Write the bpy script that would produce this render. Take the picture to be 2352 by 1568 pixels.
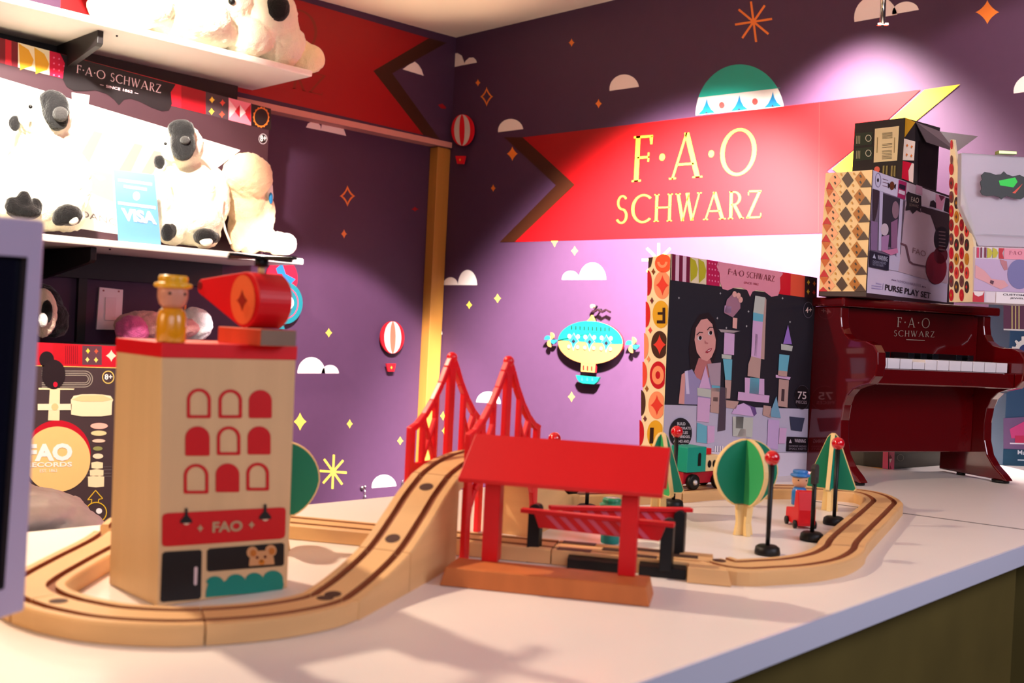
import bpy, bmesh, math, random
import numpy as np
from mathutils import Vector, Matrix
random.seed(7)
for _o in list(bpy.data.objects): bpy.data.objects.remove(_o)
S = bpy.context.scene
COL = S.collection

# ------------------------------------------------------------------ camera (fitted to the vanishing points)
F, YAW, PIT, ROLL, EYE = 2412.0, .78104, .01365, .04917, .18
_fw = np.array([math.cos(YAW)*math.cos(PIT), math.sin(YAW)*math.cos(PIT), -math.sin(PIT)])
_r = np.array([math.sin(YAW), -math.cos(YAW), 0.]); _d = np.cross(_fw, _r)
_c, _s = math.cos(ROLL), math.sin(ROLL)
RT, DN = _c*_r-_s*_d, _s*_r+_c*_d
CAM = np.array([0., 0., EYE])
cd = bpy.data.cameras.new('camera'); cam = bpy.data.objects.new('camera', cd); COL.objects.link(cam)
cd.sensor_width = 36; cd.lens = F/2352*36; cd.clip_start = .02; cd.clip_end = 50
cam.matrix_world = Matrix(((RT[0], -DN[0], -_fw[0], 0), (RT[1], -DN[1], -_fw[1], 0), (RT[2], -DN[2], -_fw[2], EYE), (0, 0, 0, 1)))
cd.dof.use_dof = True; cd.dof.focus_distance = 1.55; cd.dof.aperture_fstop = 10.5
S.camera = cam
S.view_settings.view_transform = 'Standard'; S.view_settings.look = 'None'
S.view_settings.exposure = 0.0; S.view_settings.gamma = 1; S.view_settings.use_curve_mapping = False

# ------------------------------------------------------------------ world and lights
w = bpy.data.worlds.new('world'); S.world = w; w.use_nodes = True
bg = w.node_tree.nodes['Background']; bg.inputs[0].default_value = (.50, .36, .40, 1); bg.inputs[1].default_value = .05

def lamp(kind, name, loc, power, color, aim=None, size=.05, cone=None, blend=.3):
    l = bpy.data.lights.new(name, kind); l.energy = power; l.color = color
    if kind == 'AREA': l.shape = 'RECTANGLE'; l.size, l.size_y = size
    else: l.shadow_soft_size = size
    if kind == 'SPOT': l.spot_size = math.radians(cone); l.spot_blend = blend
    o = bpy.data.objects.new(name, l); COL.objects.link(o); o.location = loc
    if aim is not None: o.rotation_euler = (Vector(aim)-Vector(loc)).to_track_quat('-Z', 'Y').to_euler()
    return o
WARM, WHITE = (1, .80, .58), (1, .90, .80)
lamp('SPOT', 'key_spot', (.33, .95, .57), 17.8, (1, .78, .56), (.52, .60, 0), .011, 150, .4)
lamp('SPOT', 'wall_spot', (2.17, 1.20, 1.04), 220, (1, .94, .86), (2.20, 1.24, .04), .05, 100, .5)
lamp('SPOT', 'wall_wash_spot', (1.55, 1.30, 1.09), 1750, (1, .97, .94), (2.37, 1.78, .03), .05, 65, .65)
lamp('SPOT', 'corner_fill_spot', (1.25, 1.40, 1.08), 480, (1, .90, .92), (1.98, 2.73, -.25), .03, 33, .25)  # extra spot added to brighten the lower left wall by the corner
lamp('SPOT', 'shelf_spot', (.62, 1.70, 1.10), 170, (1, .90, .76), (.80, 2.50, .45), .04, 70, .15)
lamp('SPOT', 'upper_shelf_spot', (.62, 1.75, 1.10), 170, (1, .95, .82), (.90, 2.50, .93), .04, 63, .2)
lamp('AREA', 'front_fill', (-.35, -.85, .75), 2.6, (.90, .86, 1.0), (.7, .7, .15), (1.2, .8))  # added soft fill from behind the camera, not a fixture
lamp('AREA', 'near_front_fill', (-.20, -.40, .50), 2.25, (.84, .84, 1.0), (.5, .5, .1), (.7, .4))  # added fill close to the camera, lifts the nearest front faces
lamp('AREA', 'right_front_fill', (.95, -.35, .55), 5.6, (.92, .86, 1.0), (1.25, .70, .15), (.6, .4))  # added off-frame fill for the castle box and piano fronts
lamp('AREA', 'left_warm_fill', (-.75, .95, .55), 6, (1, .68, .36), (.6, .65, .1), (.5, .4))  # added warm fill for the faces that look left
lamp('SPOT', 'right_spot', (1.75, .55, 1.08), 24, (1, .85, .85), (2.37, .75, .1), .03, 95, .15)
lamp('SPOT', 'ceiling_fill_spot', (1.95, 2.32, .74), 5, (1, .84, .56), (1.95, 2.32, 1.3), .05, 92, .5)  # unseen spot added only to brighten the ceiling fabric

# ------------------------------------------------------------------ projection helpers (a photo pixel -> a point on a real plane)
def ray(x, y): return _fw+RT*(x-1176)/F+DN*(y-784)/F
def Tz(x, y, z=0.):
    v = ray(x, y); return CAM+v*((z-EYE)/v[2])
def Dp(x, y, dep): return CAM+ray(x, y)*dep
def dep(p): return float((np.array(p)-CAM)@_fw)
def pxof(p):
    q = np.array(p, float)-CAM; ww = q@_fw; return (1176+F*(q@RT)/ww, 784+F*(q@DN)/ww)
class Plane:
    def __init__(s, p, n):
        s.p = np.array(p, float); s.n = np.array(n, float)/np.linalg.norm(n)
        if s.n@(CAM-s.p) < 0: s.n = -s.n
    def __call__(s, x, y, off=0.):
        v = ray(x, y); return CAM+v*((s.n@(s.p-CAM))/(s.n@v))+s.n*off
def edgeplane(b, t, d): return Plane(b, np.cross(np.array(t)-np.array(b), np.array([d[0], d[1], 0.])))
def vplane(p, d): return Plane(p, (d[1], -d[0], 0))
def zoom(ox, oy, s): return lambda X, Y: (ox+X/s, oy+Y/s)

# ------------------------------------------------------------------ materials
def lin(c):
    c = c/255.; return c/12.92 if c <= .04045 else ((c+.055)/1.055)**2.4
MATS = {}
def M(name, rgb, rough=.5, kind='plain', spec=.4, metal=0., var=.05, scale=40., coat=0.):
    if name in MATS: return MATS[name]
    m = bpy.data.materials.new(name); m.use_nodes = True; nt = m.node_tree; b = nt.nodes['Principled BSDF']
    base = [lin(v) for v in rgb]
    b.inputs['Roughness'].default_value = rough; b.inputs['Metallic'].default_value = metal
    b.inputs['Specular IOR Level'].default_value = spec; b.inputs['Coat Weight'].default_value = coat
    b.inputs['Coat Roughness'].default_value = .06
    tc = nt.nodes.new('ShaderNodeTexCoord'); mp = nt.nodes.new('ShaderNodeMapping'); nz = nt.nodes.new('ShaderNodeTexNoise')
    nt.links.new(tc.outputs['Object'], mp.inputs[0]); nt.links.new(mp.outputs[0], nz.inputs['Vector'])
    sc = {'wood': (scale*6, scale*6, scale*.5), 'woodx': (scale*.7, scale*.7, scale*6), 'weave': (scale*8, scale*8, scale*8)}.get(kind, (scale,)*3)
    mp.inputs['Scale'].default_value = sc; nz.inputs['Scale'].default_value = 1.; nz.inputs['Detail'].default_value = 4
    mx = nt.nodes.new('ShaderNodeMix'); mx.data_type = 'RGBA'
    v = var*(2.4 if kind.startswith('wood') else 1)
    mx.inputs[6].default_value = (*[max(0, q*(1-v)) for q in base], 1); mx.inputs[7].default_value = (*[min(1, q*(1+v)) for q in base], 1)
    nt.links.new(nz.outputs[0], mx.inputs[0]); nt.links.new(mx.outputs[2], b.inputs['Base Color'])
    if kind in ('weave', 'fur', 'cloth', 'fabric'):
        bp = nt.nodes.new('ShaderNodeBump'); n2 = nt.nodes.new('ShaderNodeTexNoise'); n2.inputs['Scale'].default_value = {'weave': 900, 'fur': 260, 'cloth': 90, 'fabric': 5}[kind]
        nt.links.new(tc.outputs['Object'], n2.inputs['Vector']); nt.links.new(n2.outputs[0], bp.inputs['Height'])
        bp.inputs['Strength'].default_value = {'weave': .08, 'fur': .6, 'cloth': .35, 'fabric': .3}[kind]; bp.inputs['Distance'].default_value = .004
        nt.links.new(bp.outputs[0], b.inputs['Normal'])
        if kind == 'fur': b.inputs['Sheen Weight'].default_value = .3
    MATS[name] = m; return m
def ink(r, g, b, rough=.45): return M('print_ink_%02x%02x%02x' % (r, g, b), (r, g, b), rough, var=.02)
PURPLE = M('purple_wallcovering', (70, 42, 67), .55, 'weave', .3, var=.06, scale=6)
WHITEP = M('white_laminate', (240, 232, 226), .32, spec=.5, var=.02, scale=5)
WOODT = M('beech_track_wood', (222, 176, 120), .5, 'woodx', .4, var=.07, scale=14)
WOODD = M('dark_track_socket', (70, 34, 24), .7)
BEECH = M('pale_plywood', (214, 178, 132), .55, 'wood', .3, var=.05, scale=12)
REDP = M('red_toy_paint', (214, 10, 24), .42, spec=.4, var=.04)
REDB = M('red_plastic', (232, 8, 30), .35, spec=.5, var=.02)
BLACKP = M('black_plastic', (13, 11, 11), .45, spec=.3)
PIANO = M('red_piano_lacquer', (92, 3, 8), .12, spec=.6, var=.04, coat=.8)
CREAM = M('cream_plush_fur', (238, 232, 206), .95, 'fur', .1, var=.07, scale=30)
TAN = M('tan_plush_fur', (226, 200, 160), .95, 'fur', .1, var=.08, scale=30)
BLACKF = M('black_plush_fur', (22, 20, 22), .9, 'fur', .15, var=.2, scale=50)
SHELFM = M('white_shelf_board', (242, 234, 224), .45, var=.02)
TEAL = M('teal_toy_paint', (0, 150, 128), .45, var=.04)
GREEN = M('green_toy_paint', (10, 124, 92), .45, var=.04)
LGREEN = M('bright_green_toy_paint', (60, 175, 105), .45, var=.04)
PLY = M('plywood_edge', (236, 204, 140), .55, 'wood', var=.05, scale=12)
STEEL = M('brushed_metal_trim', (226, 230, 250), .26, metal=.15, var=.06, scale=3)
CHROME = M('chrome_metal', (190, 185, 175), .2, metal=1.)
DBLK = M('black_metal_bracket', (26, 20, 22), .5)

# ------------------------------------------------------------------ mesh building
class MB:
    def __init__(s): s.v, s.f, s.m, s.sm, s.mats = [], [], [], [], []
    def mi(s, mat):
        if mat not in s.mats: s.mats.append(mat)
        return s.mats.index(mat)
    def add(s, pts, faces, mat, smooth=False):
        b = len(s.v); s.v += [tuple(map(float, p)) for p in pts]; k = s.mi(mat)
        for f in faces: s.f.append([b+i for i in f]); s.m.append(k); s.sm.append(smooth)
        return s
    def poly(s, pts, mat): return s.add(pts, [list(range(len(pts)))], mat)
    def hexa(s, P, mat):   # 8 points: bottom ring 0-3, top ring 4-7
        return s.add(P, [(3, 2, 1, 0), (4, 5, 6, 7), (0, 1, 5, 4), (1, 2, 6, 5), (2, 3, 7, 6), (3, 0, 4, 7)], mat)
    def box(s, c, size, mat, ax=None):
        c = np.array(c, float); ax = np.eye(3) if ax is None else np.array(ax, float); h = np.array(size)/2
        P = [c+ax[0]*a*h[0]+ax[1]*b*h[1]+ax[2]*e*h[2] for e in (-1, 1) for a, b in ((-1, -1), (1, -1), (1, 1), (-1, 1))]
        return s.hexa(P, mat)
    def bar(s, a, b, w, h, mat, up=(0, 0, 1)):  # beam from a to b, width w, height h
        a, b = np.array(a, float), np.array(b, float); t = b-a; L = np.linalg.norm(t); t /= L
        n = np.cross(up, t); n /= np.linalg.norm(n); u = np.cross(t, n)
        return s.box((a+b)/2, (L, w, h), mat, (t, n, u))
    def prism(s, pts, d, mat, side=None):    # pts: 3-D outline, d: extrusion vector
        n = len(pts); P = [np.array(p, float) for p in pts]; Q = [p+np.array(d) for p in P]
        s.add(P+Q, [list(range(n))[::-1], list(range(n, 2*n))], mat)
        b = [(i, (i+1) % n, n+(i+1) % n, n+i) for i in range(n)]
        return s.add(P+Q, b, side or mat)
    def lathe(s, prof, o, mat, axis=(0, 0, 1), n=28, smooth=True):
        a = np.array(axis, float); a /= np.linalg.norm(a); e = np.cross(a, (1, 0, 0) if abs(a[0]) < .8 else (0, 1, 0)); e /= np.linalg.norm(e); g = np.cross(a, e)
        o = np.array(o, float); P = []; fs = []
        for r, z in prof:
            for k in range(n):
                t = 2*math.pi*k/n; P.append(o+a*z+(e*math.cos(t)+g*math.sin(t))*max(r, 1e-5))
        for j in range(len(prof)-1):
            for k in range(n): fs.append((j*n+k, j*n+(k+1) % n, (j+1)*n+(k+1) % n, (j+1)*n+k))
        s.add(P, fs, mat, smooth)
        return s.add(P, [list(range(n))[::-1], [(len(prof)-1)*n+k for k in range(n)]], mat)
    def ball(s, c, r, mat, ax=None, nu=20, nv=14):
        ax = np.eye(3) if ax is None else np.array(ax, float); r = np.array(r if hasattr(r, '__len__') else (r, r, r), float); c = np.array(c, float)
        P = [c+ax[2]*r[2]]; fs = []
        for i in range(1, nv):
            ph = math.pi*i/nv
            for k in range(nu):
                t = 2*math.pi*k/nu; P.append(c+ax[0]*r[0]*math.sin(ph)*math.cos(t)+ax[1]*r[1]*math.sin(ph)*math.sin(t)+ax[2]*r[2]*math.cos(ph))
        P.append(c-ax[2]*r[2]); L = len(P)-1
        for k in range(nu): fs.append((0, 1+k, 1+(k+1) % nu)); fs.append((L, L-nu+(k+1) % nu, L-nu+k))
        for i in range(nv-2):
            for k in range(nu): a = 1+i*nu; fs.append((a+k, a+nu+k, a+nu+(k+1) % nu, a+(k+1) % nu))
        return s.add(P, fs, mat, True)
    def tube(s, pts, r, mat, n=10):
        P = []; fs = []; pts = [np.array(p, float) for p in pts]
        for i, p in enumerate(pts):
            t = pts[min(i+1, len(pts)-1)]-pts[max(i-1, 0)]; t /= np.linalg.norm(t)
            e = np.cross(t, (0, 0, 1) if abs(t[2]) < .9 else (1, 0, 0)); e /= np.linalg.norm(e); g = np.cross(t, e)
            rr = r[i] if hasattr(r, '__len__') else r
            for k in range(n): a = 2*math.pi*k/n; P.append(p+(e*math.cos(a)+g*math.sin(a))*rr)
        for i in range(len(pts)-1):
            for k in range(n): fs.append((i*n+k, i*n+(k+1) % n, (i+1)*n+(k+1) % n, (i+1)*n+k))
        s.add(P, fs, mat, True); return s.add(P, [list(range(n))[::-1], [(len(pts)-1)*n+k for k in range(n)]], mat)
    # --- flat print on a plane, given by photo pixels
    def dec(s, pl, px, mat, k=1): return s.poly([pl(x, y, .0004*k) for x, y in px], mat)
    def ring(s, pl, o, i, mat, k=1):
        n = len(o); P = [pl(x, y, .0004*k) for x, y in list(o)+list(i)]
        return s.add(P, [(j, (j+1) % n, n+(j+1) % n, n+j) for j in range(n)], mat)
    def cut(s, pl, px, o0, o1, mat, side=None):   # raised cut-out standing off a plane
        P = [pl(x, y, o0) for x, y in px]; return s.prism(P, pl.n*(o1-o0), mat, side)
    def build(s, name, parent=None, bevel=0., fix=True, **tags):
        V = np.array(s.v); o0 = np.array(parent.location) if parent else np.array([(V[:, 0].min()+V[:, 0].max())/2, (V[:, 1].min()+V[:, 1].max())/2, V[:, 2].min()])
        if parent and parent.parent: o0 = o0+np.array(parent.parent.location)
        me = bpy.data.meshes.new(name); me.from_pydata([tuple(p) for p in V-o0], [], s.f)
        for m in s.mats: me.materials.append(m)
        me.polygons.foreach_set('material_index', s.m); me.polygons.foreach_set('use_smooth', s.sm)
        if fix:
            bm = bmesh.new(); bm.from_mesh(me); bmesh.ops.remove_doubles(bm, verts=bm.verts, dist=1e-6)
            bmesh.ops.recalc_face_normals(bm, faces=bm.faces); bm.to_mesh(me); bm.free()
        ob = bpy.data.objects.new(name, me); COL.objects.link(ob)
        if parent: ob.parent = parent
        else: ob.location = o0
        if bevel:
            b = ob.modifiers.new('bevel', 'BEVEL'); b.width = bevel; b.segments = 2; b.limit_method = 'ANGLE'; b.angle_limit = .7
        for k, v in tags.items(): ob[k] = v
        return ob
def thing(name, label, category, loc, group=None):
    o = bpy.data.objects.new(name, None); COL.objects.link(o); o.location = tuple(map(float, loc)); o.empty_display_size = .02
    o['label'] = label; o['category'] = category
    if group: o['group'] = group
    return o
def tg(label, category, group=None):
    d = dict(label=label, category=category)
    if group: d['group'] = group
    return d

# ------------------------------------------------------------------ pixel shapes
def ell(cx, cy, rx, ry=None, a0=0, a1=360, n=28, rot=0.):
    ry = rx if ry is None else ry; full = abs(a1-a0) >= 360; k = n if full else n+1; out = []
    for i in range(k):
        a = math.radians(a0+(a1-a0)*i/n); x, y = rx*math.cos(a), -ry*math.sin(a); c, s_ = math.cos(math.radians(rot)), math.sin(math.radians(rot))
        out.append((cx+x*c-y*s_, cy+x*s_+y*c))
    return out
def spark(cx, cy, rx, ry, p=2.7, n=32):
    out = []
    for i in range(n):
        a = 2*math.pi*i/n; c, s_ = math.cos(a), math.sin(a)
        out.append((cx+rx*math.copysign(abs(c)**p, c), cy+ry*math.copysign(abs(s_)**p, s_)))
    return out
def rect(x0, y0, x1, y1): return [(x0, y0), (x1, y0), (x1, y1), (x0, y1)]
def rrect(x0, y0, x1, y1, r, n=5):
    out = []
    for cx, cy, a in ((x1-r, y0+r, 90), (x0+r, y0+r, 180), (x0+r, y1-r, 270), (x1-r, y1-r, 0)):
        out += [(cx+r*math.cos(math.radians(a-90+90*i/n+0)), cy-r*math.sin(math.radians(a-90+90*i/n))) for i in range(n+1)]
    return out
def half(cx, cy, rx, ry, tilt=0): return ell(cx, cy, rx, ry, 0, 180, 20, tilt)
def zz(z, pts): return [z(*p) for p in pts]
def burst(mb, pl, cx, cy, rx, ry, mat, w=5, k=1, rot=0):
    for i in range(4):
        a = math.radians(45*i+rot); dx, dy = rx*math.cos(a), ry*math.sin(a); L = math.hypot(dx, dy); nx, ny = -dy/L*w/2, dx/L*w/2
        mb.dec(pl, [(cx-dx+nx, cy-dy+ny), (cx+dx+nx, cy+dy+ny), (cx+dx-nx, cy+dy-ny), (cx-dx-nx, cy-dy-ny)], mat, k+.1*i)
def lin2(a, b, w): 
    L = math.hypot(b[0]-a[0], b[1]-a[1]); nx, ny = -(b[1]-a[1])/L*w/2, (b[0]-a[0])/L*w/2
    return [(a[0]+nx, a[1]+ny), (b[0]+nx, b[1]+ny), (b[0]-nx, b[1]-ny), (a[0]-nx, a[1]-ny)]

# ------------------------------------------------------------------ lettering
TXT = {}
def glyph_mesh(t, bold):
    if (t, bold) in TXT: return TXT[(t, bold)]
    cu = bpy.data.curves.new('t', 'FONT'); cu.body = t; cu.size = 1; cu.offset = bold; cu.resolution_u = 3
    ob = bpy.data.objects.new('t', cu); COL.objects.link(ob)
    me = ob.to_mesh(); V = [(v.co.x, v.co.y) for v in me.vertices]; Fc = [tuple(p.vertices) for p in me.polygons]; ob.to_mesh_clear()
    bpy.data.objects.remove(ob); bpy.data.curves.remove(cu)
    xs = [v[0] for v in V]; ys = [v[1] for v in V]; x0, x1, y0, y1 = min(xs), max(xs), min(ys), max(ys)
    r = ([((a-x0)/(x1-x0), (b-y0)/(y1-y0)) for a, b in V], Fc); TXT[(t, bold)] = r; return r
def text(mb, pl, t, bl, br, tl, mat, k=2, bold=0.):
    V, Fc = glyph_mesh(t, bold)
    P = [pl(bl[0]+a*(br[0]-bl[0])+b*(tl[0]-bl[0]), bl[1]+a*(br[1]-bl[1])+b*(tl[1]-bl[1]), .0004*k) for a, b in V]
    mb.add(P, Fc, mat)
def _sg(x0, y0, x1, y1, w): return [[(x0-w/2, y0), (x0+w/2, y0), (x1+w/2, y1), (x1-w/2, y1)]]
def _rc(x0, y0, x1, y1): return [[(x0, y0), (x1, y0), (x1, y1), (x0, y1)]]
def _rg(cx, cy, rx, ry, tx, ty, a0=0, a1=360, n=30):
    o = []
    for i in range(n):
        q = []
        for j, (e, g) in ((i, (rx, ry)), (i+1, (rx, ry)), (i+1, (rx-tx, ry-ty)), (i, (rx-tx, ry-ty))):
            a = math.radians(a0+(a1-a0)*j/n); q.append((cx+e*math.cos(a), cy+g*math.sin(a)))
        o.append(q)
    return o
LG = {'F': (.56, _sg(.12, 0, .12, 1, .12)+_rc(.0, 0, .25, .035)+_rc(.0, .95, .52, 1)+[[(.47, .80), (.52, .80), (.53, 1), (.44, .95)]]+_rc(.12, .5, .45, .545)+_rc(.41, .42, .45, .62)),
      'A': (.86, _sg(.06, 0, .40, 1, .055)+_sg(.40, 1, .76, 0, .13)+_rc(.18, .29, .64, .335)+_rc(-.03, 0, .16, .03)+_rc(.62, 0, .89, .03)),
      'O': (1.0, _rg(.5, .5, .5, .52, .115, .06)), '·': (.22, _rg(.11, .5, .075, .075, .075, .075)),
      'S': (.52, _rg(.27, .745, .21, .265, .075, .055, 35, 270)+_rg(.25, .255, .24, .275, .085, .055, 90, -150)), ' ': (.35, []),
      'C': (.80, _rg(.48, .5, .48, .52, .11, .055, 48, 312)), 'H': (.74, _sg(.10, 0, .10, 1, .1)+_sg(.64, 0, .64, 1, .1)+_rc(.1, .49, .64, .535)+_rc(0, 0, .2, .03)+_rc(.54, 0, .74, .03)+_rc(0, .97, .2, 1)+_rc(.54, .97, .74, 1)),
      'W': (1.06, _sg(.09, 1, .31, 0, .11)+_sg(.31, 0, .54, 1, .05)+_sg(.46, 1, .70, 0, .11)+_sg(.70, 0, .97, 1, .05)+_rc(0, .97, .2, 1)+_rc(.88, .97, 1.06, 1)),
      'R': (.62, _sg(.10, 0, .10, 1, .11)+_rg(.2, .745, .3, .255, .1, .045, -90, 90)+_rc(.02, .955, .2, 1)+_rc(.1, .49, .2, .535)+_sg(.24, .5, .54, 0, .12)+_rc(0, 0, .2, .03)+_rc(.5, 0, .64, .03)),
      'Z': (.62, _rc(.04, .95, .58, 1)+_rc(0, 0, .6, .05)+_sg(.06, .02, .52, .98, .11)+_rc(.04, .84, .07, 1)+_rc(.57, 0, .6, .16))}
def logo(mb, pl, t, bl, br, tl, mat, k=2, gap=.12):
    W = sum(LG[c][0] for c in t)+gap*(len(t)-1); x = 0
    for ch in t:
        wd, polys = LG[ch]
        for q in polys:
            mb.poly([pl(bl[0]+(x+a)/W*(br[0]-bl[0])+b*(tl[0]-bl[0]), bl[1]+(x+a)/W*(br[1]-bl[1])+b*(tl[1]-bl[1]), .0004*k) for a, b in q], mat)
        x += wd+gap
def blk(x0, y0, x1, y1, n, slope=0.):   # thin bars standing for lines of illegible small print
    h = (y1-y0)/n; return [[(x0, y0+i*h), (x1, y0+i*h+slope*(x1-x0)), (x1, y0+i*h+h*.5+slope*(x1-x0)), (x0, y0+i*h+h*.5)] for i in range(n)]

# ================================================================== THE SETTING
XR, YL, ZC = 2.37, 2.727, 1.157
WL = Plane((0, YL, 0), (0, -1, 0)); WR = Plane((XR, 0, 0), (-1, 0, 0)); FA = Plane((0, YL-.04, 0), (0, -1, 0))
PALE, YEL, ORG, DRED = ink(238, 222, 214), ink(250, 214, 70), ink(226, 120, 40), ink(150, 5, 12)
BROWN, GOLDI = ink(58, 24, 8), ink(184, 140, 36)
zf, zg, zk, zl, zw = zoom(560, 0, 3.564), zoom(1140, 120, 3.0158), zoom(1640, 0, 3.267), zoom(620, 440, 2.177), zoom(1230, 680, 7.126)
# ---- left wall: recessed lower part + fascia with the swallow-tailed banner
b = MB()
b.box(((XR-1.2)/2, YL+.03, .15), (XR+1.2+.06, .06, 2.1), PURPLE)
ZH = float(FA(790, 277)[2])
b.box(((XR-1.2)/2, YL-.02, (ZH+1.2)/2), (XR+1.2, .04, 1.2-ZH), PURPLE)
b.dec(FA, zz(zf, [(1515, 313), (600, 45), (-700, -335), (-1500, -575), (-1500, 412), (-700, 598), (10, 765), (1470, 1105), (1060, 580)]), DRED)
b.dec(FA, zz(zf, [(1515, 313), (1660, 350), (1215, 600), (1605, 1142), (1470, 1105), (1060, 580)]), BROWN)  # shadow band along the banner tail, put in as brown colour
b.ring(FA, ell(*zf(425, 262), 49, 53), ell(*zf(420, 262), 44, 49), ink(128, 34, 14), 2)
logo(b, FA, 'RZ', zf(390, 722), zf(645, 782), zf(425, 560), ink(128, 34, 14))  # fascia lettering: unlit gold painted as dark brown
b.dec(FA, zz(zf, [(1300, 567), (1350, 530), (1400, 505), (1430, 530), (1455, 570), (1472, 620)]), PALE)
b.dec(FA, zz(zf, [(1588, 858), (1625, 848), (1656, 878), (1652, 892), (1615, 888)]), DRED)
for s_ in ([(508, 1043), (525, 1010), (560, 992), (600, 1000), (628, 1030), (632, 1068)], [(630, 1066), (640, 1010), (680, 995), (760, 1010), (815, 1050), (838, 1112)]): b.dec(WL, zz(zf, s_), PALE)
b.ring(WL, spark(798, 450, 18, 25), spark(798, 450, 12, 17), ORG)
for x, y, rx, ry, m in ((790, 537, 7, 11, ORG), (755, 764, 8, 11, YEL), (689, 968, 15, 21, YEL), (803, 973, 7, 11, YEL), (919, 1012, 7, 10, YEL), (953, 480, 9, 6, DRED)): b.dec(WL, spark(x, y, rx, ry), m)
burst(b, WL, 765, 1083, 31, 39, YEL, 4.5, rot=3)
burst(b, WL, 424, 742, 34, 42, ORG, 4.5, rot=3)
b.dec(WL, half(715, 857, 32, 37), PALE); b.dec(WL, half(758, 857, 20, 19), PALE)
b.dec(WL, half(882, 1118, 28, 28, -5), PALE)
b.build('wall_left', kind='structure', fix=False)
# ---- right wall
b = MB()
b.box((XR+.03, (YL-1.2)/2+.03, .15), (.06, YL+1.2+.06, 2.1), PURPLE)
b.dec(WR, zz(zf, [(1676, 558), (1684, 470), (1715, 440), (1750, 434), (1785, 455), (1812, 530)]), PALE)
b.dec(WR, zz(zf, [(1800, 533), (1815, 500), (1845, 472), (1880, 470), (1900, 490), (1908, 512)]), PALE)
b.ring(WR, spark(1118, 222, 15, 23), spark(1118, 222, 10, 16), ORG)
for x, y, rx, ry, m in ((1098, 190, 6, 9, ORG), (1313, 98, 7, 10, ORG), (1375, 238, 8, 11, ORG), (1177, 353, 13, 17, ORG), (1133, 432, 6, 9, ORG), (1320, 576, 8, 11, YEL), (1143, 685, 8, 11, YEL),
                        (1078, 700, 7, 10, YEL), (1313, 911, 8, 12, YEL), (1018, 955, 7, 11, YEL), (1022, 989, 7, 10, YEL), (2268, 28, 28, 28, ORG)): b.dec(WR, spark(x, y, rx, ry), m)
b.dec(WR, half(1434, 204, 34, 33, -8), PALE); b.dec(WR, half(1173, 300, 29, 27, -7), PALE)
burst(b, WR, 1731, 50, 43, 47, ORG, 5, rot=-8); burst(b, WR, 1513, 597, 38, 38, YEL, 5, rot=0)
b.dec(WR, [(1274-8, 553), (1282, 552.5), (1277, 559), (1274, 567), (1271, 559)], YEL)
b.dec(WR, half(1074, 654.5, 22, 35), PALE); b.dec(WR, half(1035, 654.5, 17, 18), PALE)
b.dec(WR, half(1361, 642, 31, 39), PALE); b.dec(WR, half(1311, 642, 20, 20), PALE)
b.dec(WR, half(990, 768, 26, 29), PALE); b.dec(WR, half(1122, 925, 28, 26, 4), PALE)
b.dec(WR, half(2012, 42, 50, 52, -10), PALE); b.dec(WR, half(2080, 28, 31, 24, -10), PALE); b.dec(WR, half(2376, 208, 48, 40, -8), PALE)
# large balloon half hidden by the banner
b.dec(WR, [(1598, 265)]+[p for p in ell(1700, 265, 102, 117, 180, 0, 40)]+[(1801, 245)], ink(206, 198, 190))
b.dec(WR, [(1609.5, 223.4)]+[p for p in ell(1700, 265, 102, 117, 180, 0, 60) if p[1] < 223.4-(p[0]-1609.5)*.1165]+[(1793.5, 202)], ink(0, 150, 130), 2)
for cx, by in ((1457, 425), (1683, 402), (1915, 378)):
    b.dec(WR, zz(zg, [(cx-60, by+7), (cx-30, by-25), (cx-10, by-65), (cx+2, by-105), (cx+12, by-65), (cx+32, by-30), (cx+62, by-6)]), ink(14, 112, 160), 2)
    b.dec(WR, zz(zg, [(cx-10, by), (cx, by-14), (cx+10, by-2)]), ink(50, 40, 40), 3)
for c in ((1563, 367), (1793, 342)): b.dec(WR, ell(*zg(*c), 6.6, 7.6), ink(170, 64, 60), 3)
# banner with its swallow tails
RB = ink(150, 4, 10)
b.dec(WR, [(1201, 315.5), (1883, 234.5), (2115, 206), (1990, 320), (1900, 392), (1925, 420), (1920, 534.5), (1183, 555.5), (1320, 424)], RB, 3)
b.dec(WR, zz(zg, [(185, 590), (55, 588), (415, 920), (25, 1315), (130, 1313), (545, 918)]), BROWN, 3)  # shadow band of this banner tail, also painted brown
b.dec(WR, [(2125, 206), (2206, 194), (2090, 290), (1940, 420), (1930, 400), (1912, 388), (2010, 305)], ink(206, 166, 26), 4)
b.dec(WR, [(1882, 235), (1883.5, 235), (1881.5, 535), (1880, 535)], ink(170, 20, 20), 4)
logo(b, WR, 'F·A·O', (1452, 418), (1736, 399), (1457, 313), GOLDI, 5, .14)
logo(b, WR, 'SCHWARZ', (1414, 513), (1750, 500), (1416, 450), GOLDI, 5, .13)
b.build('wall_right', kind='structure', fix=False)
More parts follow.
